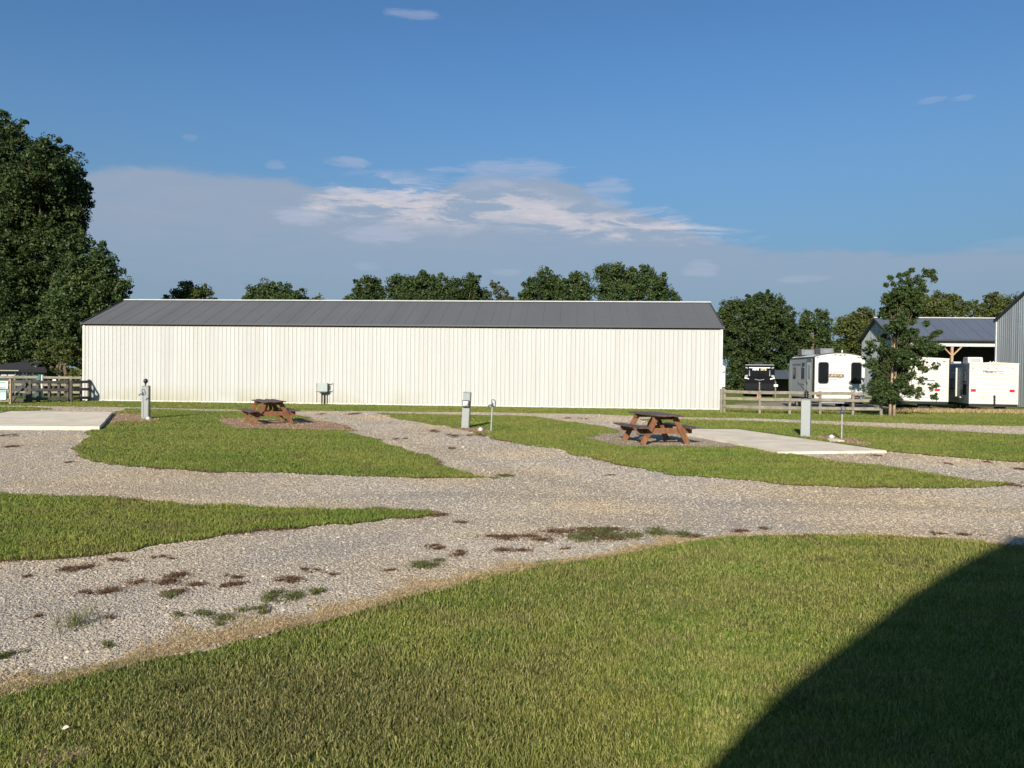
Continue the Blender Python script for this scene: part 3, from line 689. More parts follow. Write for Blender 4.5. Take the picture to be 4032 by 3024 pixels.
tracks = [(W([(1600, 2068), (1700, 2062), (2300, 2045), (2800, 2062), (3400, 2085), (4032, 2108), (4700, 2135)]), .46, .5), (W([(1300, 1960), (1800, 1948), (2300, 1965), (2900, 1985), (3500, 2000), (4200, 2012)]), .30, .6),
          (W([(0, 1900), (700, 1935), (1300, 1962)]), .3, .45), (W([(0, 2420), (600, 2330), (1100, 2200), (1500, 2120)]), .35, .45), (W([(1380, 1690), (1750, 1780), (2100, 1880), (2500, 1960)]), .3, .45)]
keep = np.ones(len(X))
for pts, wd_, am in tracks: keep = np.minimum(keep, 1 - am * np.exp(-(poly_dist(X, Y, pts) / wd_) ** 2))
keep *= 0.8 + 0.2 * np.sin(X * 1.3 + 2 * np.sin(Y * .9))
k = rng.uniform(0, 1, len(X)) < keep; X, Y = X[k], Y[k]
S = np.clip(rng.lognormal(math.log(.0115), .38, len(X)), .008, .04) * (0.75 + Y / 14)
ex, ey = [], []
for kname in ('wedge', 'left_isle', 'mid_isle', 'right_lawn'):
    q = np.array(PG[kname])
    for a, b in zip(q, np.roll(q, -1, 0)):
        L = np.linalg.norm(b - a); yy = (a[1] + b[1]) / 2
        if L > 3 or yy > 28 or abs(a[0]) > .8 * yy + 1: continue
        n = int(L * 26 * rng.uniform(0, 2)); t = rng.uniform(0, 1, n); p = a + np.outer(t, b - a) + rng.normal(0, .07, (n, 2)); ex.append(p[:, 0]); ey.append(p[:, 1])
ex = np.concatenate(ex); ey = np.concatenate(ey); es = rng.uniform(.016, .04, len(ex)) * (.8 + ey / 22)
X = np.concatenate((X, ex)); Y = np.concatenate((Y, ey)); S = np.concatenate((S, es))
stones('gravel', X, Y, S, M['stone'], 'loose pale crushed stone on the gravel drives')

# ------------------------------------------------------------------ ribbed sheet metal
def ribbed(mb, L, h0, h1, pitch, rise, y=0.0, flip=1, minor=True, top=None, off=0.0):
    """vertical sheet in the xz plane from x 0 to L; top(x) overrides h1"""
    prof = [(0, 0), (.008, 1), (.026, 1), (.058, 0)]
    if minor: prof += [(.085, 0), (.092, .22), (.105, .22), (.112, 0), (.15, 0), (.157, .22), (.17, .22), (.177, 0)]
    sc = pitch / 0.2286; xs, ys = [0.0], [0.0]; k = 0
    while True:
        done = False
        for px_, r in prof:
            x = k * pitch + px_ * sc + 0.02
            if x >= L: done = True; break
            xs.append(x); ys.append(r * rise)
        if done: break
        k += 1
    xs.append(L); ys.append(0)
    n = len(xs); base = len(mb.v)
    for x, r in zip(xs, ys):
        mb.v.append((x, y - flip * r, h0)); mb.v.append((x, y - flip * r, top(x) if top else h1))
    for i in range(n - 1): mb.f.append((base + 2 * i, base + 2 * i + 2, base + 2 * i + 3, base + 2 * i + 1))
    return mb
def ribbed_slope(mb, x0, x1, A, B, pitch, rise, wdt=.03):
    """roof sheet from eave point A(y,z) to ridge point B(y,z) with raised ribs"""
    d = Vector((0, B[0] - A[0], B[1] - A[1])).normalized(); n = Vector((0, -d.z, d.y))
    if n.z < 0: n = -n
    xs = [(x0, 0)]; k = 0; x = x0 + pitch * 0.5
    while x < x1 - .08:
        xs += [(x, 0), (x + .01, 1), (x + wdt, 1), (x + wdt + .01, 0)]; x += pitch; k += 1
    xs.append((x1, 0)); base = len(mb.v)
    for x, r in xs:
        mb.v.append((x, A[0] + n.y * r * rise, A[1] + n.z * r * rise)); mb.v.append((x, B[0] + n.y * r * rise, B[1] + n.z * r * rise))
    for i in range(len(xs) - 1): mb.f.append((base + 2 * i, base + 2 * i + 2, base + 2 * i + 3, base + 2 * i + 1))
    return mb

# ------------------------------------------------------------------ the long white metal building
L0 = Vector((bl_L.x, bl_L.y, 0)); R0 = Vector((bl_R.x, bl_R.y, 0)); LEN = (R0 - L0).length; th = math.atan2(R0.y - L0.y, R0.x - L0.x)
EAVE, RIDGE, HALF = 4.22, 5.82, 4.0
wb = thing('metal_building', 'long white ribbed steel storage building with grey gabled roof across the middle', 'building', L0, th)
front = ribbed(MB(), LEN, 0.06, EAVE, 0.2286, 0.033).build('front_wall', M['white_wall'], wb)
ribbed(MB(), LEN, 0.06, EAVE, 0.2286, 0.02, y=2 * HALF, flip=-1).build('rear_wall', M['white_wall'], wb)
def gable_wall(x, name):
    b = MB(); b.add([(x, 0, 0.05), (x, 2 * HALF, 0.05), (x, 2 * HALF, EAVE), (x, HALF, RIDGE), (x, 0, EAVE)], [(0, 1, 2, 3, 4)])
    for k in range(int(2 * HALF / .2286)):
        y = k * .2286 + .1; z1 = EAVE + (RIDGE - EAVE) * (1 - abs(y - HALF) / HALF) - .02; sx = -.02 if x < 1 else .02
        b.add([(x, y, .05), (x + sx, y + .02, .05), (x, y + .05, .05), (x, y, z1), (x + sx, y + .02, z1), (x, y + .05, z1)], [(0, 1, 4, 3), (1, 2, 5, 4)])
    return b.build(name, M['white_wall'], wb)
gable_wall(0.0, 'gable_wall'); gable_wall(LEN, 'gable_wall')
sl_ = (RIDGE - EAVE) / HALF; OV = .12
rf = ribbed_slope(MB(), -.10, LEN + .10, (-OV, EAVE + .05 - OV * sl_), (HALF, RIDGE + .05), 0.9144, 0.014, .02)
rfo = rf.build('front_roof_slope', M['roof_grey'], wb)
ribbed_slope(MB(), -.10, LEN + .10, (2 * HALF + OV, EAVE + .05 - OV * sl_), (HALF, RIDGE + .05), 0.9144, 0.015).build('rear_roof_slope', M['roof_grey'], wb)
b = MB(); b.prism([(HALF - .16, RIDGE + .04), (HALF, RIDGE + .12), (HALF + .16, RIDGE + .04), (HALF, RIDGE + .085)], 'x', -.12, LEN + .12); b.build('ridge_cap', M['light_trim'], wb)
b = MB().box(-.1, LEN + .1, -OV - .06, -OV + .02, EAVE - .04, EAVE + .04); b.box(-.1, LEN + .1, -.05, -.032, EAVE - .10, EAVE + .0)
b.build('eave_trim', M['dark_trim'], wb)
for x in (-.11, LEN + .03):
    b = MB(); b.prism([(-OV - .03, EAVE - .11), (HALF, RIDGE - .08), (2 * HALF + OV + .03, EAVE - .11), (2 * HALF + OV + .03, EAVE + .06), (HALF, RIDGE + .07), (-OV - .03, EAVE + .06)], 'x', x, x + .07); b.build('rake_trim', M['dark_trim'], wb)
for x in (-.04, LEN - .08): MB().box(x, x + .12, -.05, .05, .03, EAVE - .03).build('corner_trim', M['white_gel'], wb)
MB().box(0, LEN, -.02, .06, 0, .06).build('base_trim', M['light_trim'], wb)
# wall mounted utility cabinet
def wall_x(px): # local x along the front wall for a picture column
    d = ray(px, 1540); t = -((L0.y - 0) * math.cos(th) - L0.x * math.sin(th)); 
    ux, uy = math.cos(th), math.sin(th)
    det = d.x * uy - d.y * ux
    s_ = (L0.x * d.y - L0.y * d.x) / (-(ux * d.y - uy * d.x)); return s_
def wall_z(px, py):
    s_ = wall_x(px); p = L0 + Vector((math.cos(th), math.sin(th), 0)) * s_; return P(px, py, p.y).z
xa, xb = wall_x(1259), wall_x(1296); za, zb = wall_z(1278, 1542), wall_z(1278, 1508)
ub = thing('utility_box', 'grey electrical cabinet on struts with two conduits at the white wall behind left table', 'utility box', L0 + Vector((math.cos(th), math.sin(th), 0)) * xa, th)
bw = xb - xa
MB().box(0, bw, -.36, -.14, za, zb, .015).build('cabinet', M['grey_box'], ub)
MB().box(-.01, bw + .01, -.375, -.36, za + .03, zb + .0, .004).build('cabinet_door', M['grey_box'], ub)
for z in (za + .04, zb - .03): MB().box(-.20, bw + .22, -.14, -.09, z, z + .035).build('strut', M['galv_pipe'], ub)
for x in (-.19, bw + .19): MB().box(x, x + .03, -.09, -.02, .1, zb + .03).build('strut_leg', M['white_gel'], ub)
for x in (bw * .40, bw * .72): MB().tube([(x, -.24, 0), (x, -.24, za + .01)], .032, 10).build('conduit', M['matt_black'], ub)
MB().box(bw * .15, bw * .9, -.33, -.2, za - .05, za, .01).build('gland_plate', M['dark_trim'], ub)

# ------------------------------------------------------------------ open fronted barn behind the young tree
BD = 60.0
c0 = P(3524, 1337, BD); thb = R(-4.5)
barn = thing('open_barn', 'open fronted barn with blue grey roof and white fascia behind the leafy young tree', 'barn', (c0.x, c0.y, 0), thb)
be = c0.z; bh = 3.5; br = be + 1.95; BL = 16.0
ribbed_slope(MB(), -.3, BL, (-.35, be - .02), (bh, br), .9144, .03).build('front_roof_slope', M['roof_blue'], barn)
ribbed_slope(MB(), -.3, BL, (2 * bh + .35, be - .02), (bh, br), .9144, .03).build('rear_roof_slope', M['roof_blue'], barn)
MB().prism([(bh - .15, br), (bh, br + .09), (bh + .15, br)], 'x', -.32, BL).build('ridge_cap', M['light_trim'], barn)
b = MB(); ribbed(b, BL, be - .50, be - .06, .2286, .02, y=-.02); b.build('fascia', M['white_gel'], barn)
MB().box(-.3, BL, -.40, -.33, be - .1, be + .02).build('eave_trim', M['dark_trim'], barn)
b = MB(); b.add([(0, 0, 0), (0, 2 * bh, 0), (0, 2 * bh, be), (0, bh, br - .03), (0, 0, be)], [(0, 1, 2, 3, 4)])
for k in range(int(2 * bh / .2286)):
    y = k * .2286 + .1; z1 = be + (br - be) * (1 - abs(y - bh) / bh) - .05
    b.add([(-.002, y, .05), (-.03, y + .02, .05), (-.002, y + .05, .05), (-.002, y, z1), (-.03, y + .02, z1), (-.002, y + .05, z1)], [(0, 1, 4, 3), (1, 2, 5, 4)])
b.build('gable_wall', M['galv'], barn)
MB().prism([(-.35, be - .14), (bh, br - .14), (2 * bh + .35, be - .14), (2 * bh + .35, be), (bh, br), (-.35, be)], 'x', -.34, -.27).build('rake_trim', M['dark_trim'], barn)
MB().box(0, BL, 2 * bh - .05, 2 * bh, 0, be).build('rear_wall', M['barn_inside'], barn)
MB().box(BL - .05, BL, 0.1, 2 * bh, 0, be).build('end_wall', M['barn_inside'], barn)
ppx = [P(3741, 1400, BD).x - c0.x, P(3741, 1400, BD).x - c0.x + 4.4, P(3741, 1400, BD).x - c0.x - 3.9]
for i, x in enumerate(ppx):
    b = MB().box(x - .09, x + .09, .02, .2, 0, be - .5, .01)
    b.beam((x, .06, be - 1.25), (x - .7, .06, be - .52), .09, .09); b.beam((x, .06, be - 1.25), (x + .7, .06, be - .52), .09, .09)
    b.build('timber_post', M['wood_tan'], barn)

# ------------------------------------------------------------------ galvanised building at the right edge
c0 = P(3924, 1262, 50.0); he = c0.z
dirx = Vector((-.078, -.997, 0)).normalized(); thg = math.atan2(dirx.y, dirx.x)
gb = thing('steel_building', 'tall galvanised ribbed steel building cut off by the right edge of view', 'building', (c0.x, c0.y, 0), thg)
GW = 11.0; sl2 = .47
b = MB(); ribbed(b, GW, 0.03, 0, .2286, .03, y=0, flip=-1, minor=True, top=lambda x: he + sl2 * (x if x < GW / 2 else GW - x)); b.build('gable_wall', M['galv'], gb)
# local +y points to the right (away from the side seen), so the body runs to +y
b = MB()
b.prism([(0, he + .02), (GW / 2, he + sl2 * GW / 2 + .02), (GW / 2, he + sl2 * GW / 2 + .1), (-.15, he + .03)], 'y', -.08, 14.0)
b.prism([(GW / 2, he + sl2 * GW / 2 + .02), (GW, he + .02), (GW + .15, he + .03), (GW / 2, he + sl2 * GW / 2 + .1)], 'y', -.08, 14.0)
b.build('roof', M['roof_blue'], gb)
MB().prism([(-.16, he - .14), (GW / 2, he + sl2 * GW / 2 - .12), (GW / 2, he + sl2 * GW / 2 + .07), (-.16, he + .06)], 'y', -.12, -.07).build('rake_trim', M['dark_trim'], gb)
MB().box(-.02, 0.03, 0, 14, 0, he).build('side_wall', M['galv'], gb)
MB().box(GW - .03, GW + .02, 0, 14, 0, he).build('side_wall', M['galv'], gb)
MB().box(-.05, .06, -.05, .03, 0, he - .1).build('corner_trim', M['light_trim'], gb)
# the mirrored frame: +y of the local frame must look away from the camera
gb.scale = (1, 1, 1)

# ------------------------------------------------------------------ house behind the camera, whose shadow lies on the lawn
k_ = 1 / math.tan(R(SUN_EL)); ks, kc = k_ * math.sin(R(SUN_AZ)), k_ * math.cos(R(SUN_AZ)); YB = -3.0
sh = [G(x, y) for x, y in ((2782, 3024), (2927, 2863), (3110, 2690), (3383, 2490), (3566, 2353), (3748, 2234), (3930, 2143), (3972, 2112))]
prof = []
for p in sh:
    z = (p.y - YB) / kc; prof.append((p.x - ks * z, z))
x0_, z0_ = prof[0]; sx_ = (prof[1][1] - prof[0][1]) / (prof[1][0] - prof[0][0])
prof = [(x0_ - .55, z0_ - .55 * sx_)] + prof
xr, zr = prof[-1]
roofline = prof + [(xr + 5.0, zr + .10)]
hs = thing('house', 'house behind the viewer whose roof shadow falls across the near lawn at right', 'house', (0, 0, 0))
b = MB(); poly = roofline + [(x, z - .12) for x, z in reversed(roofline)]
b.prism(poly, 'y', YB - 9, YB); b.build('roof', M['shingle'], hs)
xl = roofline[0][0] + .45
wallp = [(xl, 0)] + [(xl, roofline[0][1] + .28)] + [(x, z - .13) for x, z in roofline if x > xl + .1] + [(roofline[-1][0], 0)]
b = MB(); b.prism(wallp, 'y', YB - 8.7, YB - .3); b.build('wall', M['white_gel'], hs)

# ------------------------------------------------------------------ picnic tables
def picnic(label, px, py, rz, scale=1.0, seed=1):
    r = random.Random(seed); c = G(px, py)
    t = thing('picnic_table', label, 'picnic table', (c.x, c.y, 0.026), rz, 'picnic tables on the worn patches')
    L, H = 1.83 * scale, 0.76
    # warped table top planks, all along local y
    b = MB(); nW = 5; pw = .142
    for i in range(nW):
        x = (i - (nW - 1) / 2) * (pw + .006); z = H - .02; vs_ = []
        nseg = 8; up = r.uniform(-.012, .018); tw = r.uniform(-.03, .03)
        ends = r.uniform(-.03, .03)
        for j in range(nseg + 1):
            y = -L / 2 + L * j / nseg + (ends if j in (0, nseg) else 0); q = (2 * j / nseg - 1)
            zz = z + up * q * q + r.uniform(-.0015, .0015)
            for sx, sz in ((-1, -1), (1, -1), (1, 1), (-1, 1)):
                vs_.append((x + sx * pw / 2, y, zz + sz * .019 + sx * tw * q * .3))
        fs = [(0, 1, 2, 3), tuple(4 * nseg + k for k in (3, 2, 1, 0))]
        for j in range(nseg):
            for k in range(4): fs.append((4 * j + k, 4 * j + (k + 1) % 4, 4 * j + 4 + (k + 1) % 4, 4 * j + 4 + k))
        b.add(vs_, fs)
    b.build('table_top', M['top_stain'], t)
    for sx in (-1, 1):
        b = MB()
        for i in range(2):
            x = sx * (.60 + i * .148); tilt = r.uniform(-.01, .015); vs_ = []; nseg = 8
            for j in range(nseg + 1):
                y = -L / 2 + L * j / nseg; q = 2 * j / nseg - 1; zz = .435 + tilt * q * q
                for ax, az_ in ((-1, -1), (1, -1), (1, 1), (-1, 1)): vs_.append((x + ax * .07, y, zz + az_ * .019))
            fs = [(0, 1, 2, 3), tuple(4 * nseg + k for k in (3, 2, 1, 0))]
            for j in range(nseg):
                for k in range(4): fs.append((4 * j + k, 4 * j + (k + 1) % 4, 4 * j + 4 + (k + 1) % 4, 4 * j + 4 + k))
            b.add(vs_, fs)
        b.build('bench', M['top_stain'], t)
    for sy in (-1, 1):
        y = sy * (L / 2 - .30)
        for sx in (-1, 1):
            MB().beam((sx * .62, y, 0), (sx * .235, y, H - .04), .038 * 1.1, .14, up=(1, 0, .3)).build('leg', M['red_stain'], t)
        MB().box(-.745, .745, y - sy * .055 - .02, y - sy * .055 + .02, .275, .415, .004).build('seat_support', M['red_stain'], t)
        MB().box(-.34, .34, y - sy * .055 - .02, y - sy * .055 + .02, H - .13, H - .042, .004).build('top_support', M['red_stain'], t)
        MB().beam((0, y - sy * .10, .36), (0, sy * .10, H - .05), .085, .038, up=(0, 1, 0)).build('brace', M['red_stain'], t)
    return t
picnic('red brown wooden picnic table at left on bare earth in front of the long wall', 1057, 1669, R(30), 1.0, 3)
picnic('red brown wooden picnic table at right beside the long concrete pad', 2580, 1746, R(13), 1.0, 5)

# ------------------------------------------------------------------ pedestals and hydrants
def pedestal(label, px, py, h, wd, lean=0.0, rz=0.0, lamp=None, meter=False):
    c = G(px, py); t = thing('power_pedestal', label, 'power pedestal', (c.x, c.y, 0.0), rz, 'power pedestals at the camping pitches'); t.rotation_euler = (0, lean, rz)
    w2 = wd / 2; dp = .16
    b = MB(); b.prism([(-w2, -.02), (w2, -.02), (w2 * .94, h), (-w2 * .94, h)], 'y', -dp / 2, dp / 2)
    b.build('post_body', M['grey_paint'], t)
    MB().box(-w2 * .97, w2 * .97, -dp / 2 - .02, dp / 2 + .01, h, h + .018, .004).build('cap', M['grey_paint'], t)
    MB().box(w2 * .86, w2 * .86 + .03, -dp / 2 - .006, dp / 2 + .03, .05, h + .008).build('shaded_side', M['dark_trim'], t)  # dark strip stands in for the shaded right side of the post
    MB().box(-w2 * .8, w2 * .8, -dp / 2 - .008, -dp / 2 - .002, h * .06, h * .45, .002).build('lower_cover', M['grey_paint'], t)
    if meter:
        z = h * .70
        MB().box(-w2 * 1.0, w2 * .72, -dp / 2 - .10, -dp / 2, z - .11, z + .10, .01).build('meter_box', M['matt_black'], t)
        MB().box(-w2 * .86, w2 * .58, -dp / 2 - .112, -dp / 2 - .10, z - .09, z + .08, .004).build('meter_rim', M['galv_pipe'], t)
        b = MB(); b.tube([(-.018, -dp / 2 - .11, z), (-.018, -dp / 2 - .17, z)], [.072, .062], 16); b.build('meter_glass', M['lamp_white'], t)
    if lamp == 'globe':
        b = MB(); b.lathe((.0, 0, h + .018), [(.022, 0), (.018, .05), (.03, .075), (.065, .11), (.078, .16), (.072, .20), (.045, .235), (.012, .25)], 14); b.build('lamp_head', M['black'], t, True)
    if lamp == 'tiered':
        b = MB(); b.box(-w2 * .95, w2 * .95, -.1, .1, h + .016, h + .05, .01)
        b.lathe((.01, 0, h + .05), [(.045, 0), (.06, .03), (.075, .05), (.05, .06), (.07, .10), (.085, .115), (.055, .125), (.05, .16), (.085, .175), (.03, .20), (.012, .23)], 14); b.build('lamp_head', M['black'], t, True)
    return t
pedestal('grey power pedestal at far left with round black lamp head on top', 573, 1650, 1.17, .245, 0, R(12), 'globe')
pedestal('leaning grey power pedestal with glass electric meter in the middle of the view', 1832, 1687, 1.15, .245, R(2.2), R(-1), None, True)
pedestal('grey power pedestal beside the right concrete pad, tiered black lamp on top', 3171, 1721, 1.10, .275, 0, R(-17), 'tiered')
def hydrant(label, px, py, h, lean=(0, 0), rz=0.0):
    c = G(px, py); t = thing('yard_hydrant', label, 'water hydrant', (c.x, c.y, 0), rz, 'frost free water hydrants'); t.rotation_euler = (lean[0], lean[1], rz)
    MB().tube([(0, 0, -.02), (0, 0, h - .2)], .02, 10).build('standpipe', M['galv_pipe'], t)
    b = MB(); b.lathe((0, 0, h - .22), [(.024, 0), (.034, .02), (.036, .07), (.028, .10), (.016, .13)], 12)
    b.tube([(0, 0, h - .17), (-.07, 0, h - .165), (-.115, 0, h - .185), (-.128, 0, h - .225)], [.022, .02, .017, .021], 8)
    b.build('head', M['cast_blue'], t, True)
    MB().tube([(-.012, 0, h - .10), (-.03, 0, h - .03), (-.012, 0, h), (.055, 0, h - .005), (.085, 0, h - .05), (.095, 0, h - .18), (.06, 0, h - .20), (.028, 0, h - .185)], [.012, .013, .013, .012, .014, .015, .013, .012], 8).build('lever_handle', M['cast_blue'], t, True)
    return t
hydrant('water hydrant with dark blue lever standing in front of the left pedestal', 564, 1653, 1.07, (0, R(-1.6)))
hydrant('leaning water hydrant to the right of the metered middle pedestal', 1933, 1702, .98, (0, R(2.4)), R(12))
hydrant('water hydrant on small footing beside the right concrete pad', 3314, 1732, .95, (0, 0), R(-8))
def cleanout(label, px, py, s=1.0):
    c = G(px, py); b = MB(); b.lathe((c.x, c.y, .0), [(.06 * s, 0), (.065 * s, .05), (.085 * s, .055), (.085 * s, .085), (.05 * s, .09), (.045 * s, .12), (.02 * s, .125)], 14)
    tag(b.build('drain_cap', M['white_gel'], None, False), label, 'drain cap', 'white sewer drain caps')
cleanout('white drain cap at the foot of the left pedestal', 584, 1655); cleanout('white drain cap between the middle pedestal and its hydrant', 1892, 1699); cleanout('white drain cap on the footing beside right hydrant', 3274, 1729)

# ------------------------------------------------------------------ fences
def fence(name, label, pts, h, rails, m_post, m_rail, pw=.10, rt=.13, cat='fence', ext=0.0, side=-1, group=None):
    """pts: ground points of the posts"""
    t = thing(name, label, cat, pts[0], 0, group); o = Vector(pts[0])
    for i, p in enumerate(pts):
        p = Vector(p) - o
        r = random.uniform(-.012, .012)
        MB().box(p.x - pw / 2, p.x + pw / 2, p.y - pw / 2, p.y + pw / 2, -.02, h + random.uniform(.0, .05), .008).build('post', m_post, t)
    for i in range(len(pts) - 1):
        a, b_ = Vector(pts[i]) - o, Vector(pts[i + 1]) - o
        d = (b_ - a).normalized(); nn = Vector((d.y, -d.x, 0)) * (-side) * (pw / 2 + .02)
        if nn.y > 0: nn = -nn
        nn *= (1 if side < 0 else -1)
        for z in rails:
            e = random.uniform(-.014, .014)
            MB().beam(a + nn + Vector((0, 0, z + e)) + d * .004, b_ + nn + Vector((0, 0, z - e)) - d * .004, .035, rt, up=(0, 0, 1), bev=.004).build('rail', m_rail, t)
    return t
D2 = 38.7
gl = [(-240, 1587), (-100, 1589)]
# fence round the trailer yard (right)
rp = [(2851, 1623), (2990, 1629), (3108, 1631), (3228, 1632), (3357, 1634), (3468, 1636), (3580, 1639)]
fence('rail_fence', 'weathered three rail wooden fence in front of the parked trailers', [G(*p) for p in rp[:-1]], 1.07, (1.0, .68, .30), M['wood_pale'], M['wood_pale'], .11, .14)
p0 = G(2851, 1623); p1 = R0 + Vector((.05, -.15, 0))
fence('rail_fence', 'short return of wooden rail fence closing the gap to the white building corner', [p0 + Vector((-.12, .12, 0)), p0 * .45 + p1 * .55, p1], 1.1, (1.0, .68, .30), M['wood_pale'], M['wood_pale'], .1, .14)
# dog run fences (left)
fa = G(120, 1585); fb = G(334, 1581) ; fb = Vector((L0.x + .25, L0.y - 1.9, 0))
def lerp(a, b, t): return a + (b - a) * t
fence('rail_fence', 'dark rail fence in front of the dog run, left of the white building', [lerp(fa, fb, t) for t in (0, .2, .5, .76, 1)], 1.12, (1.04, .64, .18), M['wood_dark'], M['wood_dark'], .12, .15)
fence('rail_fence', 'rail fence panel running back from dark fence to the white wall corner', [fb + Vector((.12, .1, 0)), fb + Vector((.12, 1.0, 0)), fb + Vector((.12, 1.75, 0))], 1.12, (1.04, .64, .18), M['wood_dark'], M['wood_dark'], .1, .15)
# gate
ga, gb_ = P(47, 1588, fa.y - .1), P(112, 1586, fa.y); ga.z = gb_.z = 0.0
gt = thing('gate', 'dark wooden gate with diagonal brace at the dog run entrance', 'gate', ga)
d = gb_ - ga
for z in (.10, .64, 1.06): MB().beam(Vector((0.06, 0, z)), Vector((d.x - .06, d.y, z)), .035, .14).build('rail', M['wood_dark'], gt)
MB().beam((.05, .03, 0.04), (.05, .03, 1.14), .09, .035, up=(0, 1, 0)).build('stile', M['wood_dark'], gt)
MB().beam((d.x - .08, d.y + .03, 0.04), (d.x - .08, d.y + .03, 1.14), .16, .035, up=(0, 1, 0)).build('stile', M['wood_dark'], gt)
MB().beam((.06, -.04, .12), (d.x - .08, -.04, 1.04), .035, .12).build('diagonal_brace', M['wood_dark'], gt)
# pale fence left of the gate
fp = [G(41, 1590), G(-75, 1588), G(-190, 1586), G(-320, 1585)]
fence('rail_fence', 'pale wooden rail fence carrying two signs at the left edge', fp, 1.15, (1.06, .62, .16), M['wood_tan'], M['wood_pale'], .09, .15)
# rear fence of the dog run
yb_ = 43.5
def atY(px, Y_): q = P(px, 1500, Y_); return Vector((q.x, q.y, 0))
rear = [atY(x, yb_ + i * .05) for i, x in enumerate((-150, -40, 59, 150, 235, 280, 324))]
fence('rail_fence', 'sunlit pale rail fence at the back of the dog run', rear, 1.3, (1.22, .80, .38), M['wood_pale'], M['wood_pale'], .11, .13)
# signs on the left fence
def sign_board(label, px0, px1, py0, py1, Y_, face, name='sign'):
    a = P(px0, py1, Y_); b_ = P(px1, py0, Y_); t = thing(name, label, 'sign', (a.x, a.y, a.z)); w_ = b_.x - a.x; h_ = b_.z - a.z
    MB().box(0, w_, -.012, .012, 0, h_, .004).build('panel', face, t); return t, w_, h_
def text(body, size, loc, m, parent, rot=(R(90), 0, 0), align='CENTER', name='lettering', ext=.002, shear=0, sx=1.0, bold=0.0):
    cu = bpy.data.curves.new(name, 'FONT'); cu.body = body; cu.size = size; cu.align_x = align; cu.align_y = 'CENTER'; cu.extrude = ext; cu.shear = shear; cu.offset = bold
    tmp = bpy.data.objects.new(name, cu); COL.objects.link(tmp); me = bpy.data.meshes.new_from_object(tmp); COL.objects.unlink(tmp); bpy.data.objects.remove(tmp); me.name = name; me.materials.clear(); o = link(name, me, m); o.parent = parent; o.location = loc; o.rotation_euler = rot; o.scale = (sx, 1, 1)
    return o
ys = fp[0].y - .12
t, w_, h_ = sign_board('green and white sign with scooped corners on the left edge fence', -30, 31, 1502, 1530, ys, M['sign_white'])
MB().prism([(w_ * .5, h_ * .80), (w_ * .92, h_ * .80), (w_ * .86, h_ * .92), (w_ * .12, h_ * .92), (w_ * .06, h_ * .80)], 'y', -.02, -.013).build('printed_band', M['green_sign'], t)
MB().prism([(w_ * .06, h_ * .18), (w_ * .12, h_ * .07), (w_ * .86, h_ * .07), (w_ * .92, h_ * .18), (w_ * .5, h_ * .22)], 'y', -.02, -.013).build('printed_band', M['green_sign'], t)
t, w_, h_ = sign_board('pale blue green rules sign below the green and white sign', 1, 24, 1538, 1574, ys, M['sign_pale'])
MB().box(w_ * .08, w_ * .92, -.02, -.013, h_ * .80, h_ * .95).build('printed_band', M['teal_print'], t)
for i in range(6): MB().box(w_ * .12, w_ * (.88 - .12 * (i % 2)), -.018, -.013, h_ * (.70 - i * .1), h_ * (.715 - i * .1)).build('printed_line', M['teal_print'], t)
t, w_, h_ = sign_board('small white notice on the top rail of the dog run rear fence', 207, 221, 1494, 1503, yb_ - .15, M['sign_white'], 'notice')
# waste bag station and bin
c = atY(160, 42.0)
st = thing('waste_bag_station', 'green pet waste bag dispenser on pale post behind dark fence', 'waste station', c)
MB().box(.05, .12, -.04, .04, 0, 1.38, .006).build('post', M['white_gel'], st)
MB().box(-.10, .05, -.08, .06, .95, 1.40, .015).build('dispenser', M['green_paint'], st)
bn = thing('litter_bin', 'dark green litter bin standing in grass behind the dark fence', 'bin', atY(150, 41.6))
b = MB(); b.lathe((0, 0, .08), [(.14, 0), (.15, .02), (.165, .44), (.165, .46)], 16); b.build('body', M['green_paint'], bn)
b = MB(); b.lathe((0, 0, .54), [(.178, 0), (.178, .03), (.12, .07), (.03, .09)], 16); b.build('lid', M['green_paint'], bn)

# ------------------------------------------------------------------ dark roofed house at far left
HD = 46.0
def hp(px, py, Y_=HD): return P(px, py, Y_)
a = hp(-90, 1478); e = hp(172, 1453)
ho = thing('house', 'low house with charcoal hipped roof beneath the big trees at far left', 'house', (a.x, HD, 0), R(31)); o = Vector((a.x, HD, 0)); ho.scale = (1 / 1.17, 1, 1)
w_ = e.x - a.x; ze = hp(100, 1453).z; zr_ = hp(80, 1425, HD + 3).z + .1
b = MB()
b.add([(-.3, -.35, ze), (w_ + .2, -.35, ze), (w_ + .2, 6.3, ze), (-.3, 6.3, ze), (3.0, 3, zr_), (w_ - 1.6, 3, zr_)], [(0, 1, 5, 4), (1, 2, 5), (2, 3, 4, 5), (3, 0, 4), (0, 3, 2, 1)])
b.build('roof', M['shingle'], ho)
MB().box(-.28, w_ + .18, -.36, -.30, ze - .22, ze - .01).build('fascia', M['matt_black'], ho)
b = MB(); q0 = hp(112, 1426).x - o.x; q1 = hp(162, 1424).x - o.x; q2 = hp(135, 1446).x - o.x; z1, z2 = hp(135, 1425).z, hp(135, 1446).z
b.prism([(q0, z1), (q1, z1 + .06), (q1 + .05, z1 - .03), (q0 + .1, z1 - .1)], 'y', .2, 1.6); b.build('dormer_roof', M['shingle'], ho)
b = MB(); b.prism([(q0 + .3, z1 - .1), (q1 - .05, z1), (q1 - .2, z2 + .1), (q2, z2)], 'y', .5, 1.3); b.build('dormer_gable', M['trailer_side'], ho)
MB().box(0, w_, 0, 6, 0, ze - .02).build('wall', M['dark_wall'], ho)
zt, zb2 = hp(100, 1458).z, hp(100, 1474).z
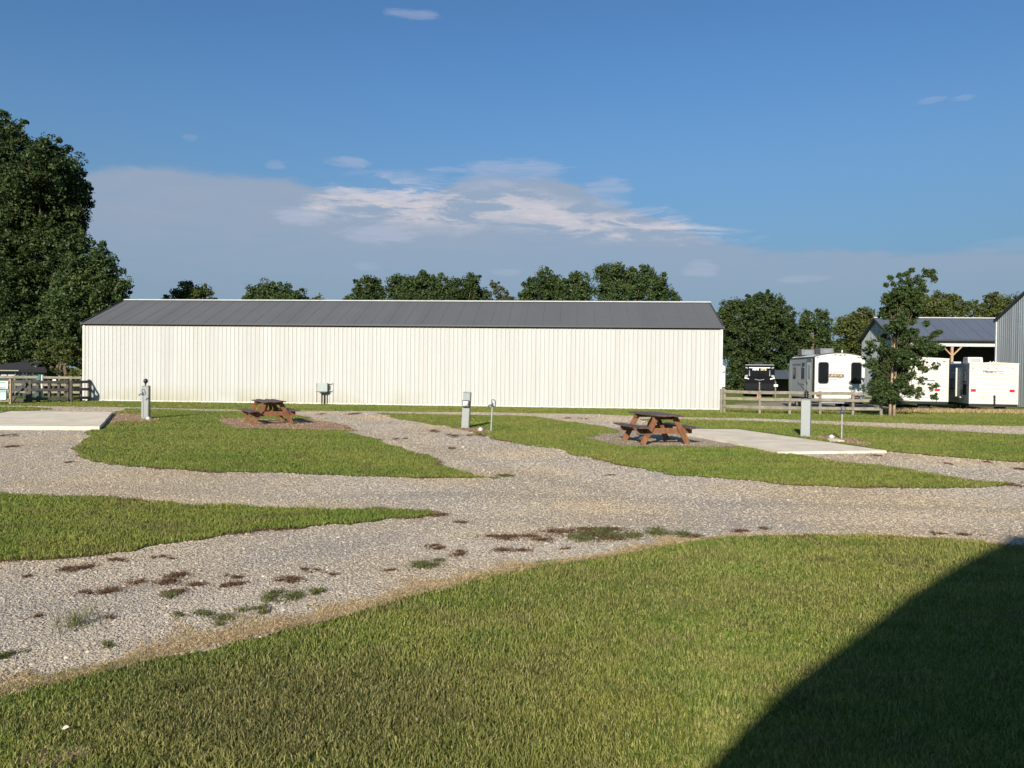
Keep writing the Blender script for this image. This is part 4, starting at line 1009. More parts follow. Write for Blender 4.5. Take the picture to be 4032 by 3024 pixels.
for px in (56, 76, 97, 118, 140):
    xx = hp(px, 1465).x - o.x; MB().box(xx - .22, xx + .12, -.03, -.005, zb2 + .05, zt, .01).build('window', M['glass_dark'], ho)
for px in (58, 89, 102, 128):
    xx = hp(px, 1465).x - o.x; MB().box(xx - .03, xx + .03, -.32, -.26, 0, ze - .22).build('porch_post', M['dark_wall'], ho)
MB().box(0, w_, -.07, -.035, zb2 - .12, zb2 + .04).build('window_sill', M['trailer_side'], ho)
for x0p, x1p in ((4, 26), (31, 60)):
    MB().box(hp(x0p, 1480).x - o.x, hp(x1p, 1480).x - o.x, -.50, -.40, hp(20, 1483).z, hp(20, 1475).z, .02).build('porch_panel', M['white_gel'], ho)
MB().box(hp(-20, 1480).x - o.x, hp(72, 1480).x - o.x, -.42, -.36, hp(20, 1461).z, hp(20, 1457).z, .01).build('porch_rail', M['shade_fabric'], ho)

# dark open shed behind the trailers
a = P(3046, 1460, 68); e = P(3150, 1460, 68)
s2 = thing('shed', 'dark open shed with grey roof seen between the black and white trailers', 'shed', (a.x, 68, 0))
w_ = e.x - a.x; zt = P(3090, 1486, 68).z; zr_ = P(3090, 1458, 71).z
MB().prism([(-.3, zt), (3, zr_), (3.1, zr_ - .08), (-.2, zt - .14)], 'x', -.2, w_ + 2).build('roof', M['roof_blue'], s2)
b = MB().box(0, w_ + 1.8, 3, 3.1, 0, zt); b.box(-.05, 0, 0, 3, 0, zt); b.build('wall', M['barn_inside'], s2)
for x in (0.1, 1.7): MB().box(x, x + .09, 0, .09, 0, zt).build('post', M['wood_dark'], s2)
t = thing('lot_sign', 'small white lot number sign between the black trailer and the shed', 'sign', (P(3055, 1518, 61).x, 61, 0)); zz = P(3055, 1518, 61).z
MB().box(-.03, .03, .02, .06, 0, zz + .3).build('post', M['wood_pale'], t)
MB().box(-.16, .16, -.01, .01, zz - .09, zz + .09, .004).build('panel', M['sign_white'], t)
text('43 42', .11, (0, -.013, zz), M['dark_trim'], t)
# orange cone
c = P(2984, 1562, 58.0)
t = thing('traffic_cone', 'small orange traffic cone on the ground near the black trailer', 'cone', (c.x, 58, 0))
b = MB(); b.lathe((0, 0, .02), [(.13, 0), (.10, .05), (.035, .40), (.02, .42)], 14); b.build('cone_body', M['orange'], t); MB().box(-.18, .18, -.18, .18, 0, .03, .01).build('base', M['orange'], t)

# ------------------------------------------------------------------ trailers
def siding(mb, width, z0, z1, pitch=.2, d=.016, plane='xz', off=0.0):
    n = max(1, round((z1 - z0) / pitch)); p = (z1 - z0) / n; prof = []
    for i in range(n):
        z = z0 + i * p; prof += [(z, 0), (z + p * .12, d), (z + p * .62, d), (z + p * .80, d * .3)]
    prof.append((z1, 0)); base = len(mb.v)
    for z, r in prof:
        if plane == 'xz': mb.v += [(0, off - r, z), (width, off - r, z)]
        else: mb.v += [(off - r, 0, z), (off - r, width, z)]
    for i in range(len(prof) - 1): mb.f.append((base + 2 * i, base + 2 * i + 1, base + 2 * i + 3, base + 2 * i + 2))
    return mb
def wheel(parent, x, y, r=.34, wd=.2, axis='x'):
    b = MB(); seg = []
    prof = [(r * .62, -wd / 2), (r * .95, -wd / 2), (r, -wd * .35), (r, wd * .35), (r * .95, wd / 2), (r * .62, wd / 2)]
    n = 20; base = 0
    for rr, ax in prof:
        for k in range(n):
            t = 2 * math.pi * k / n; b.v.append((x + ax, y + rr * math.cos(t), r + rr * math.sin(t)))
    for i in range(len(prof) - 1):
        for k in range(n): b.f.append((i * n + k, i * n + (k + 1) % n, (i + 1) * n + (k + 1) % n, (i + 1) * n + k))
    w_ = b.build('wheel', M['rubber'], parent)
    c = MB(); c.tube([(x - wd * .42, y, r), (x + wd * .42, y, r)], r * .6, 18); c.build('rim', M['trailer_white'], w_)
def rounded(x0, x1, z0, z1, r, n=5):
    pts = []
    for cx, cz, a0 in ((x1 - r, z0 + r, -90), (x1 - r, z1 - r, 0), (x0 + r, z1 - r, 90), (x0 + r, z0 + r, 180)):
        for k in range(n + 1):
            a = R(a0 + 90 * k / n); pts.append((cx + r * math.cos(a), cz + r * math.sin(a)))
    return pts
def yard_trailer(name, label, px, depth, axis, width, length, z0, z1, cream=True):
    d = ray(px, 1500); x = d.x / d.y * depth; rz = math.atan2(axis[1], axis[0]) - math.pi / 2
    t = thing(name, label, 'travel trailer', (x, depth, 0), rz)
    MB().box(.02, width - .02, .02, length, z0 + .01, z1 - .06, .02).build('body', M['trailer_white'], t)
    siding(MB(), width, z0, z1 - .05).build('rear_wall', M['trailer_white'], t)
    siding(MB(), length, z0, z1 - .05, plane='yz').build('side_wall', M['trailer_side'], t)  # left wall greyer than the others, its shade put into the colour
    siding(MB(), length, z0, z1 - .05, plane='yz', off=width + .0).build('side_wall', M['trailer_white'], t)
    b = MB(); b.prism([(-.03, z1 - .07), (width + .03, z1 - .07), (width + .03, z1 - .01), (width / 2, z1 + .05), (-.03, z1 - .01)], 'y', -.04, length + .03); b.build('roof', M['trailer_white'], t)
    for xx in (-.025, width - .035): MB().box(xx, xx + .05, -.03, .03, z0, z1 - .06, .006).build('corner_trim', M['trailer_white'], t)
    MB().box(.0, width, .03, length - .1, z0 - .14, z0 + .01).build('chassis', M['matt_black'], t)
    return t
t4 = yard_trailer('travel_trailer', 'cream ribbed travel trailer with roof air conditioner, parked rightmost beside the steel building', 3818, 41.0, (.25, .97), 2.30, 6.4, .40, 2.60)
for yy in (1.75, 2.45): wheel(t4, .16, yy, .33)
for yy in (1.75, 2.45): wheel(t4, 2.14, yy, .33)
def window4(t, y0, y1, z0, z1, m, div=0):
    f = MB().box(-.035, -.010, y0, y1, z0, z1, .006).build('window', M['matt_black'], t)
    if div == 0: MB().box(-.040, -.036, y0 + .04, y1 - .04, z0 + .04, z1 - .04).build('pane', m, f)
    else:
        ym = (y0 + y1) / 2; MB().box(-.040, -.036, y0 + .05, ym - .03, z0 + .05, z1 - .05).build('pane', m, f); MB().box(-.040, -.036, ym + .03, y1 - .05, z0 + .05, z1 - .05).build('pane', m, f)
window4(t4, .45, .95, 1.55, 2.25, M['glass_pale'], 1); window4(t4, 2.5, 3.6, 1.15, 1.72, M['glass_pale'], 1); window4(t4, .4, .98, .85, 1.45, M['glass_dark'])
MB().tube([(-.09, 1.95, .75), (-.09, 1.95, 2.35)], .05, 8).build('awning_arm', M['white_gel'], t4)
MB().box(-.03, -.018, 1.2, 1.5, .8, 1.15, .004).build('vent', M['shade_grey'], t4)
b = MB(); b.tube([(-.03, 1.35 + 1.05 * 0, .72), (-.03, 1.4, .70)], .05); b.build('water_inlet', M['white_gel'], t4)
for x in (.18, 2.02): MB().box(x - .12, x + .12, -.05, -.012, 1.06, 1.19, .012).build('tail_light', M['red_lens'], t4)
MB().box(.10, .42, -.024, -.014, .86, 1.0, .004).build('number_plate', M['sign_white'], t4)
for x in (.15, .86, 1.26, 2.03): MB().box(x - .035, x + .035, -.032, -.012, 2.29, 2.33, .006).build('marker_light', M['amber'], t4)
b = MB(); b.box(1.15, 1.24, -.06, -.03, .36, .86, .01); b.box(1.14, 1.20, -.09, -.03, .72, .88, .01); b.build('plug_cable_bracket', M['matt_black'], t4)
for x, z in ((.62, .72), (.55, .60), (.40, .72), (.78, .72)): MB().tube([(x, -.03, z), (x, -.015, z)], .028, 10).build('outlet_cap', M['amber'] if x == .62 else M['trailer_side'], t4)
M['ink_blue'] = mat('dark_blue_print', (.03, .05, .20), .5); M['ink_red'] = mat('plum_print', (.18, .03, .08), .5); M['ink_orange'] = mat('orange_print', (.42, .16, .08), .5); M['ink_grey'] = mat('grey_print', (.22, .2, .2), .5); M['ink_teal'] = mat('teal_ink', (.10, .28, .34), .5)
text('W', .19, (.70, -.028, 2.14), M['ink_red'], t4, shear=.3, bold=.004); text('ander', .155, (.955, -.028, 2.13), M['ink_blue'], t4, shear=.3, bold=.004); text('er', .155, (1.215, -.028, 2.13), M['ink_orange'], t4, shear=.3, bold=.002)
text('Colorado', .085, (1.48, -.028, 2.17), M['ink_grey'], t4, shear=.3); text('Lite', .085, (1.50, -.028, 2.07), M['ink_teal'], t4, shear=.3, bold=.002)
MB().box(.62, 1.34, -.024, -.018, 2.035, 2.043).build('underline', M['ink_orange'], t4)
def ac_unit(t, x0, x1, y0, y1, z, h, m, grille=None, name='air_conditioner'):
    b = MB(); b.prism([(y0, z), (y1, z), (y1 - .12, z + h), (y0 + .08, z + h)], 'x', x0, x1)
    o = b.build(name, m, t)
    bv = o.modifiers.new('bev', 'BEVEL'); bv.width = .05; bv.segments = 3
    if grille: MB().box(x0 + .12, x1 - .12, y0 + .0, y0 + .06, z + .05, z + h - .06, .01).build('grille', grille, o)
    return o
ac_unit(t4, .35, 1.10, 1.5, 2.5, 2.62, .33, M['trailer_white'], M['trailer_side'])
MB().box(.1, .5, 3.2, 3.7, 2.62, 2.72, .03).build('roof_vent', M['white_gel'], t4)
for x in (1.35, 1.5, 1.62): MB().tube([(x, 1.2, 2.6), (x, 1.2, 2.72)], .03, 8).build('roof_pipe', M['white_gel'], t4)
t3 = yard_trailer('travel_trailer', 'white ribbed travel trailer mostly hidden behind the leafy young tree', 3545, 42.7, (.25, .97), 2.42, 7.6, .45, 2.86)
for yy in (3.4, 4.2): wheel(t3, .16, yy, .34); wheel(t3, 2.26, yy, .34)
MB().box(1.75, 2.0, -.05, -.012, 1.04, 1.17, .012).build('tail_light', M['red_lens'], t3); MB().box(.25, .5, -.05, -.012, 1.04, 1.17, .012).build('tail_light', M['red_lens'], t3)
for x in (.2, 1.0, 1.2, 2.2): MB().box(x - .06, x + .06, -.034, -.012, 2.66, 2.71, .006).build('marker_light', M['red_lens'], t3)
MB().box(.9, 1.75, -.03, -.017, 1.62, 1.66).build('badge_strip', M['ink_blue'], t3)
window4(t3, 1.2, 2.2, 1.4, 2.1, M['glass_dark']); window4(t3, 4.6, 5.6, 1.4, 2.1, M['glass_dark'])
MB().box(.6, 1.1, 3.0, 3.6, 2.88, 3.0, .03).build('roof_vent', M['white_gel'], t3)
MB().box(1.0, 1.5, .3, .5, .06, .32, .02).build('rear_bumper_tank', M['matt_black'], t3)

# white trailer with the big rear windows
d = ray(3205, 1500); D = 39.0; x = d.x / d.y * D; ax = (.06, .998)
t2 = thing('travel_trailer', 'large white smooth sided travel trailer with tall black rear windows, left of the tree', 'travel trailer', (x, D, 0), math.atan2(ax[1], ax[0]) - math.pi / 2)
z0, zc, zt = .66, 2.78, 2.98; w_ = 2.50; Lb = 4.7
def arch(y, w0, w1, zb, ze_, zp, n=9):
    pts = [(w0, y, zb), (w1, y, zb)]
    for k in range(n + 1):
        u = k / n; pts.append((w1 + (w0 - w1) * u, y, ze_ + (zp - ze_) * math.sin(math.pi * u) ** .8))
    return pts
secs = [arch(0, 0, w_, z0, zc, zt), arch(Lb - 1.0, 0, w_, z0, zc, zt), arch(Lb - .4, .05, w_ - .05, z0 + .05, zc - .12, zt - .14), arch(Lb, .12, w_ - .12, z0 + .45, zc - .75, zt - .85)]
b = MB(); n = len(secs[0])
for s_ in secs: b.v += s_
b.f.append(tuple(range(n))); b.f.append(tuple(range(3 * n, 4 * n)))
for i in range(3):
    for k in range(n): b.f.append((i * n + k, i * n + (k + 1) % n, (i + 1) * n + (k + 1) % n, (i + 1) * n + k))
b.build('body', M['white_gel'], t2)
b = MB(); b.add([(-.008, .18, z0 + .02), (-.008, Lb - 1.02, z0 + .02), (-.008, Lb - 1.02, zc - .03), (-.008, .18, zc - .03)], [(0, 1, 2, 3)]); b.v += []; b.build('side_panel', M['side_shade'], t2)  # grey over the white body, shade of the left side painted in
arc = [(w_ + (0 - w_) * k / 16, zc + (zt - zc) * math.sin(math.pi * k / 16) ** .8) for k in range(17)]
b = MB(); b.prism(arc + [(x_, z_ + .035) for x_, z_ in reversed(arc)], 'y', -.03, .04); b.build('rear_roof_trim', M['dark_trim'], t2)
MB().box(-.03, .03, .0, Lb - 1.0, zc - .045, zc + .01).build('side_roof_trim', M['dark_trim'], t2)
MB().box(-.022, .03, -.022, .03, z0, zc, .006).build('corner_trim', M['matt_black'], t2)
MB().box(-.02, -.01, .06, .20, z0 + .02, zc - .06).build('corner_stripe', M['matt_black'], t2)
MB().box(w_ - .02, w_ + .02, -.02, .03, z0, zc, .006).build('corner_trim', M['white_gel'], t2)
for x0, x1 in ((.20, .72), (w_ - .66, w_ - .14)):
    o = MB().prism(rounded(x0, x1, 1.42, 2.52, .12), 'y', -.035, -.005).build('window', M['matt_black'], t2)
    MB().prism(rounded(x0 + .04, x1 - .04, 1.46, 2.48, .10), 'y', -.042, -.036).build('pane', M['glass_dark'], o)
for x, z, mm in ((.16, 2.76, 'amber'), (1.05, 2.90, 'amber'), (1.30, 2.88, 'red_lens'), (1.52, 2.90, 'amber'), (2.2, 2.78, 'amber')): MB().box(x - .05, x + .05, -.03, -.004, z - .02, z + .02, .005).build('marker_light', M[mm], t2)
for x in (.22, 2.1): MB().box(x - .10, x + .10, -.06, -.004, .76, .88, .02).build('tail_light', M['red_lens'], t2)
MB().box(.62, 1.48, -.016, -.005, 1.74, 1.90, .004).build('badge', M['matt_black'], t2)
M['gold'] = mat('pale_gold_print', (.75, .55, .28), .5)
text('SURVEYOR', .135, (1.06, -.02, 1.82), M['gold'], t2, bold=.003, sx=1.1)
def ell_arc(cx, cz, rx, rz_, a0, a1, tilt, n=14, w=.012):
    pts = []
    for k in range(n + 1):
        a = R(a0 + (a1 - a0) * k / n); u, v = rx * math.cos(a), rz_ * math.sin(a); pts.append((cx + u * math.cos(tilt) - v * math.sin(tilt), -.012, cz + u * math.sin(tilt) + v * math.cos(tilt)))
    return pts
b = MB(); b.tube(ell_arc(1.06, 1.83, .42, .17, 20, 165, R(14)), .007, 5); b.tube(ell_arc(1.02, 1.80, .40, .17, 175, 320, R(10)), .007, 5); b.build('swoosh', M['ink_red'], t2)
text('ECOLITE', .12, (.50, -.01, 1.17), M['ink_grey'], t2, ext=.001); 
b = MB(); b.box(.07, .17, -.008, -.005, 1.165, 1.175); b.box(.83, .95, -.008, -.005, 1.165, 1.175); b.build('badge_line', M['ink_grey'], t2)
# door and side openings on the left
dr = MB().box(-.035, -.012, .30, 1.02, z0 - .06, 2.52, .008).build('door', M['white_gel'], t2)
MB().box(-.045, -.036, .42, .86, 1.65, 2.38, .02).build('door_window', M['glass_pale'], dr)
MB().box(-.05, -.036, .92, .97, 1.35, 1.5).build('handle', M['matt_black'], dr)
b = MB(); b.box(-.04, -.010, .24, .30, z0 - .06, 2.62); b.box(-.04, -.010, 1.02, 1.08, z0 - .06, 2.62); b.box(-.04, -.010, .30, 1.02, 2.53, 2.70); b.build('door_frame', M['shade_grey'], t2)
for y0, y1, za_, zb_ in ((1.55, 1.95, 1.65, 2.22), (3.0, 3.4, 1.65, 2.25)):
    o = MB().box(-.035, -.010, y0, y1, za_, zb_, .01).build('window', M['matt_black'], t2); MB().box(-.04, -.036, y0 + .05, y1 - .05, za_ + .05, zb_ - .05).build('pane', M['glass_dark'], o)
MB().box(-.07, -.010, 1.5, 1.72, 2.35, 2.5, .01).build('porch_light', M['matt_black'], t2)
MB().box(-.012, -.009, 2.1, Lb - 1.1, 2.36, 2.46).build('grey_band', M['shade_grey'], t2)
b = MB(); b.beam((-.012, 1.2, 1.0), (-.012, 2.6, 1.45), .01, .07); b.build('grey_swoosh', M['shade_grey'], t2)
MB().tube([(-.05, 1.25, .9), (-.05, 1.25, 1.4), (-.05, 2.0, 1.45)], .012, 6).build('grab_handle', M['galv_pipe'], t2)
MB().box(.05, w_ - .05, -.06, Lb - .9, z0 - .26, z0 - .02, .01).build('chassis', M['matt_black'], t2)
MB().box(.35, 1.5, -.09, -.05, z0 - .24, z0 - .19).build('bumper', M['trailer_side'], t2)
for yy in (2.1, 2.95): wheel(t2, .16, yy, .36); wheel(t2, w_ - .16, yy, .36)
ac_unit(t2, .75, 1.45, 1.3, 2.2, zt - .04, .34, M['ac_grey'], M['shade_grey']); ac_unit(t2, .25, .95, 2.8, 3.6, zt - .06, .34, M['ac_grey'], M['shade_grey'])
MB().lathe((.3, 4.0, zc - .05), [(.25, 0), (.22, .08), (.1, .13), (.02, .14)], 14).build('satellite_dome', M['white_gel'], t2, True)
MB().tube([(1.6, .6, zt - .05), (1.6, .6, zt + .18)], .04, 8).build('roof_pipe', M['white_gel'], t2)

# black fronted trailer
D = 64.0; a = P(2932, 1437, D); e = P(3045, 1437, D); w_ = e.x - a.x; zt = a.z; z0 = .62
t1 = thing('travel_trailer', 'travel trailer with black front cap facing the viewer between tree shade and fence', 'travel trailer', (a.x, D, 0), R(-17.5))
b = MB(); b.prism([(.10, z0), (0, z0 + .1), (.0, z0 + .75), (.12, zt - .5), (.35, zt - .05), (.9, zt + .02), (7, zt + .02), (7, z0)], 'x', 0, w_); b.build('body', M['char'], t1)
def fy(z): # front surface y at height z
    return 0 if z < z0 + .75 else .12 * (z - z0 - .75) / (zt - .5 - z0 - .75) if z < zt - .5 else .12 + .23 * (z - zt + .5) / .45
def plate(name, pts, m, off=.01, par=None):
    n = len(pts); b = MB(); vs_ = [(u * w_, fy(v) - off - .012, v) for u, v in pts] + [(u * w_, fy(v) - off + .012, v) for u, v in pts]
    b.add(vs_, [tuple(range(n)), tuple(range(n, 2 * n))[::-1]] + [(i, (i + 1) % n, n + (i + 1) % n, n + i) for i in range(n)]); return b.build(name, m, par or t1)
H_ = zt - z0
def v(f): return z0 + H_ * f
plate('side_flare', [(.01, v(.50)), (.11, v(.52)), (.11, v(.90)), (.03, v(.93))], M['steel_bright'])
plate('side_flare', [(.99, v(.50)), (.89, v(.52)), (.89, v(.90)), (.97, v(.93))], M['steel_bright'])
plate('front_window', [(.19, v(.55)), (.48, v(.48)), (.52, v(.48)), (.81, v(.55)), (.82, v(.76)), (.18, v(.76))], M['cap_glass'], .02)
plate('window_trim', [(.15, v(.56)), (.18, v(.55)), (.175, v(.78)), (.15, v(.80))], M['steel_bright'], .015); plate('window_trim', [(.85, v(.56)), (.82, v(.55)), (.825, v(.78)), (.85, v(.80))], M['steel_bright'], .015)
plate('headlight', [(.01, v(.45)), (.15, v(.42)), (.15, v(.445)), (.01, v(.495))], M['lamp_white'], .025); plate('headlight', [(.99, v(.45)), (.85, v(.42)), (.85, v(.445)), (.99, v(.495))], M['lamp_white'], .025)
plate('chrome_chevron', [(.34, v(.43)), (.5, v(.39)), (.66, v(.43)), (.65, v(.41)), (.5, v(.37)), (.35, v(.41))], M['steel_bright'], .02)
plate('white_band', [(.15, v(.875)), (.85, v(.875)), (.85, v(.91)), (.15, v(.91))], M['sign_white'], .02)
plate('lower_panel', [(.01, v(.02)), (.99, v(.02)), (.99, v(.25)), (.01, v(.25))], M['char2'], .012)
text('MINI', .24, (w_ * .37, fy(v(.82)) - .05, v(.82)), M['sign_white'], t1, bold=.008, rot=(R(80), 0, 0)); text('LITE', .24, (w_ * .63, fy(v(.82)) - .05, v(.82)), M['gold'], t1, bold=.008, rot=(R(80), 0, 0))
b = MB(); b.box(w_ * .44, w_ * .56, -.5, -.02, v(0) - .05, v(.18), .03); b.beam((w_ * .1, .1, z0 - .02), (w_ * .5, -1.0, z0 - .05), .1, .1); b.beam((w_ * .9, .1, z0 - .02), (w_ * .5, -1.0, z0 - .05), .1, .1); b.build('tongue_frame', M['matt_black'], t1)
b = MB(); b.tube([(w_ * .5, -.9, .05), (w_ * .5, -.9, z0 + .55)], .04, 8); b.lathe((w_ * .5, -.9, z0 + .5), [(.06, 0), (.07, .08), (.03, .12)], 10); b.build('tongue_jack', M['galv_pipe'], t1)
b = MB(); b.prism([(.35, zt - .02), (.9, zt + .06), (6.9, zt + .06), (6.9, zt)], 'x', .05, w_ - .05); b.build('roof', M['white_gel'], t1)
ac_unit(t1, .75, 1.5, 3, 4, zt + .05, .28, M['matt_black'])
for yy in (3.4, 4.2): wheel(t1, .14, yy, .35); wheel(t1, w_ - .14, yy, .35)
MB().box(.1, w_ - .1, .15, 6.8, z0 - .2, z0).build('chassis', M['matt_black'], t1)
MB().box(.15, w_ - .15, 5.8, 6.2, .05, z0 - .2, .02).build('rear_step', M['matt_black'], t1)
# white trailer end just clear of the building
a = P(2818, 1436, 52); e = P(2857, 1438, 52); zb_ = P(2850, 1524, 52).z
t0 = thing('travel_trailer', 'white trailer end showing just past the right corner of the long building', 'travel trailer', (a.x - .8, 52, 0))
w_ = e.x - a.x + .8; b = MB(); b.prism([(0, zb_), (w_, zb_), (w_, a.z - .15), (w_ - .2, a.z), (0, a.z)], 'y', 0, 5.5); b.build('body', M['white_gel'], t0)
MB().box(w_ - .01, w_ + .05, -.02, 5.5, zb_ - .02, a.z - .14).build('corner_trim', M['matt_black'], t0)
b = MB(); b.prism([(w_ - .55, zb_ + .85), (w_ - .02, zb_ + 1.1), (w_ - .02, zb_ + 1.0)], 'y', -.012, -.004); b.build('side_stripe', M['shade_grey'], t0)
MB().box(.1, w_ - .05, .1, 5.3, zb_ - .25, zb_ - .01).build('chassis', M['matt_black'], t0)
wheel(t0, w_ - .15, 2.4, .34); wheel(t0, w_ - .15, 3.2, .34); wheel(t0, .25, 2.4, .34); wheel(t0, .25, 3.2, .34)

# ------------------------------------------------------------------ trees
def leaf_mat(name, dark, mid_, light):
    m, nt, b = new_mat(name)
    at = nt.node('ShaderNodeAttribute', attribute_name='tone'); tc = nt.node('ShaderNodeTexCoord').outputs['Object']
    c = nt.ramp(at.outputs['Fac'], [(0, dark), (0.5, mid_), (1, light)])
    n = nt.noise(tc, 0.45, 3, .6); c = nt.mix(nt.mapr(n, .4, .7, 0, .45), c, tuple(x * y for x, y in zip(light, (1.15, 1.0, .8))))
    nt.con(c, b.inputs['Base Color']); b.inputs['Roughness'].default_value = .5; b.inputs['Specular IOR Level'].default_value = .3
    tr = nt.node('ShaderNodeBsdfTranslucent'); nt.con(c, tr.inputs['Color'])
    mx = nt.node('ShaderNodeMixShader'); mx.inputs[0].default_value = .25
    nt.con(b.outputs[0], mx.inputs[1]); nt.con(tr.outputs[0], mx.inputs[2]); nt.con(mx.outputs[0], nt.n['Material Output'].inputs['Surface'])
    return m
LM = {'deep': leaf_mat('deep_green_leaf', (.018, .036, .013), (.040, .068, .020), (.070, .100, .028)),
      'mid': leaf_mat('mid_green_leaf', (.022, .046, .016), (.048, .082, .024), (.088, .125, .036)),
      'olive': leaf_mat('olive_leaf', (.035, .054, .014), (.075, .098, .025), (.130, .148, .038)),
      'grey': leaf_mat('grey_green_leaf', (.04, .055, .03), (.08, .10, .055), (.14, .16, .09))}
def leaves(name, centres, radii, n_per, leaf, m, parent, flat=1.0, elong=1.6):
    """centres (k,3) clump centres; each clump gets n_per small leaf faces"""
    k = len(centres); C = np.repeat(centres, n_per, 0); Rr = np.repeat(radii, n_per)
    n = len(C); d = rng.normal(size=(n, 3)); d /= np.linalg.norm(d, axis=1)[:, None]
    rad = Rr * rng.uniform(0, 1, n) ** .45
    p = C + d * rad[:, None] * [1, 1, flat]
    nrm = d * .7 + rng.normal(size=(n, 3)) * .6 + [0, 0, .35]; nrm /= np.linalg.norm(nrm, axis=1)[:, None]
    ref = rng.normal(size=(n, 3)); u = np.cross(nrm, ref); u /= np.linalg.norm(u, axis=1)[:, None]; v_ = np.cross(nrm, u)
    s = leaf * rng.uniform(.6, 1.35, n)[:, None]
    V = np.stack((p - u * s * elong / 2, p - v_ * s * .5 + nrm * s * .08, p + u * s * elong / 2, p + v_ * s * .5 + nrm * s * .08), 1)
    L = (np.arange(n)[:, None] * 4 + [0, 1, 2, 3]).ravel()
    tone = np.clip(np.repeat(rng.uniform(.1, .9, k), n_per) * .6 + rng.uniform(0, 1, n) * .4, 0, 1)
    return fast_mesh(name, V.reshape(-1, 3), np.full(n, 4), L, m, parent, np.repeat(tone, 4))
def tree(label, base_px, depth, blobs, kind='mid', leaf=.2, clump=.8, dens=1.0, trunk=.25, fill=None, bark='bark', name='tree', dj=.35, cat='tree', group=None, elong=1.6, stems=1, loose=None):
    """blobs: (px, py, rpx[, density]) traced lobes; each gets its own depth and real size"""
    bx = P(base_px, 1500, depth).x; t = thing(name, label, cat, (bx, depth, 0), 0, group); o = Vector((bx, depth, 0))
    r = random.Random(int(base_px * 7 + depth)); allc, allr, tips = [], [], []
    for bb in blobs + (fill or []):
        px, py, rp = bb[:3]; dn = bb[3] if len(bb) > 3 else 1.0
        rw = rp / F * depth; c = P(px, py, depth + r.uniform(-1, 1) * dj * min(rw * 2.2, 4)) - o
        tips.append((c, rw, dn)); ar = 4 * math.pi * rw * rw
        nc = max(5, int(ar / (clump * clump) * 1.5 * dn * dens))
        dd_ = rng.normal(size=(nc, 3)); dd_ /= np.linalg.norm(dd_, axis=1)[:, None]
        rr = rng.uniform(.08, 1.04, nc) ** .6 * rw
        allc.append(np.array(c) + dd_ * rr[:, None]); allr.append(rng.uniform(.45, 1.0, nc) * clump * .75)
        ns = max(3, int(nc * .22)); d2 = rng.normal(size=(ns, 3)) + [0, 0, .6]; d2 /= np.linalg.norm(d2, axis=1)[:, None]
        allc.append(np.array(c) + d2 * (rw * rng.uniform(.98, 1.15, ns))[:, None]); allr.append(rng.uniform(.22, .45, ns) * clump * .7)
    C = np.concatenate(allc); Rr = np.concatenate(allr)
    k = C[:, 2] > .25; C, Rr = C[k], Rr[k]
    leaf *= .66; npc = max(6, int(2.6 * (clump / leaf) ** 2 * .62))
    leaves('crown', C, Rr, npc, leaf, LM[kind], t, .85, elong)
    zlow = min(tp[0].z for tp in tips); ztop = max(tp[0].z for tp in tips); cx = sum(tp[0].x for tp in tips) / len(tips)
    for s_ in range(stems):
        b = MB(); off = (s_ - (stems - 1) / 2) * trunk * 3.2
        b.tube([(off, 0, -.1), (off * .9 + .02, .05, zlow * .5 + .4), (off * .5 + cx * .3, .1, (zlow + ztop) * .45), (cx * .7, .1, ztop * .85)], [trunk * 1.25, trunk, trunk * .7, trunk * .2], 9); b.build('trunk', M[bark], t, True)
    b = MB(); 
    for c, rw, dn in tips:
        z_ = max(.6, c.z * .55); a = Vector((cx * .3, .05, z_)); m_ = a.lerp(c, .5) + Vector((r.uniform(-.3, .3) * rw, 0, r.uniform(0, .3) * rw))
        b.tube([a, m_, c], [trunk * .26, trunk * .17, trunk * .07], 6)
        for q in range(3 if dn >= .7 else 5):
            e_ = c + Vector((r.gauss(0, 1), r.gauss(0, 1), r.gauss(.2, 1))).normalized() * rw * r.uniform(.7, 1.05); b.tube([c, c.lerp(e_, .5) + Vector((0, 0, .05 * rw)), e_], [trunk * .06, trunk * .04, trunk * .015], 5)
    b.build('branches', M['bark'], t, True)
    return t
G1 = 'big trees at the left edge'; G2 = 'trees behind the long building'; G3 = 'trees behind the trailer yard'
tree('tallest dark green tree at the left edge, topping the others', 20, 60, [(15, 560, 105), (-60, 640, 170), (50, 700, 110), (-80, 850, 220), (-60, 1050, 220), (-40, 1250, 200)], 'deep', .21, 1.0, .9, .45, group=G1)
tree('broad dark tree whose rounded top rises just right of the tallest one', 200, 55, [(225, 650, 95), (150, 700, 105), (275, 740, 80), (200, 830, 140), (90, 880, 170), (290, 860, 62), (300, 960, 52), (235, 980, 110), (90, 1080, 190), (240, 1090, 110), (60, 1260, 160), (170, 1220, 140)], 'deep', .20, .95, .9, .42, group=G1)
tree('lower dark tree leaning over the left end of the white building', 345, 51, [(370, 1050, 88), (440, 1120, 66), (478, 1150, 34), (330, 1120, 100), (300, 1180, 110), (420, 1190, 80), (260, 1290, 110), (180, 1340, 90), (90, 1370, 80), (310, 1340, 80), (20, 1350, 90), (360, 1270, 60)], 'mid', .18, .85, .9, .34, group=G1)
tree('shaded bushy tree with bare stems under the big trees', 235, 48.5, [(215, 1400, 50, .8), (255, 1380, 55, .7), (300, 1410, 45, .8), (160, 1420, 30, .7), (280, 1470, 38, .6), (225, 1465, 28, .6), (320, 1480, 30, .7), (190, 1380, 50, .8)], 'olive', .15, .6, .8, .14, group=G1, stems=3)
BB = dict(leaf=.22, clump=.95, dens=1.0, trunk=.28)
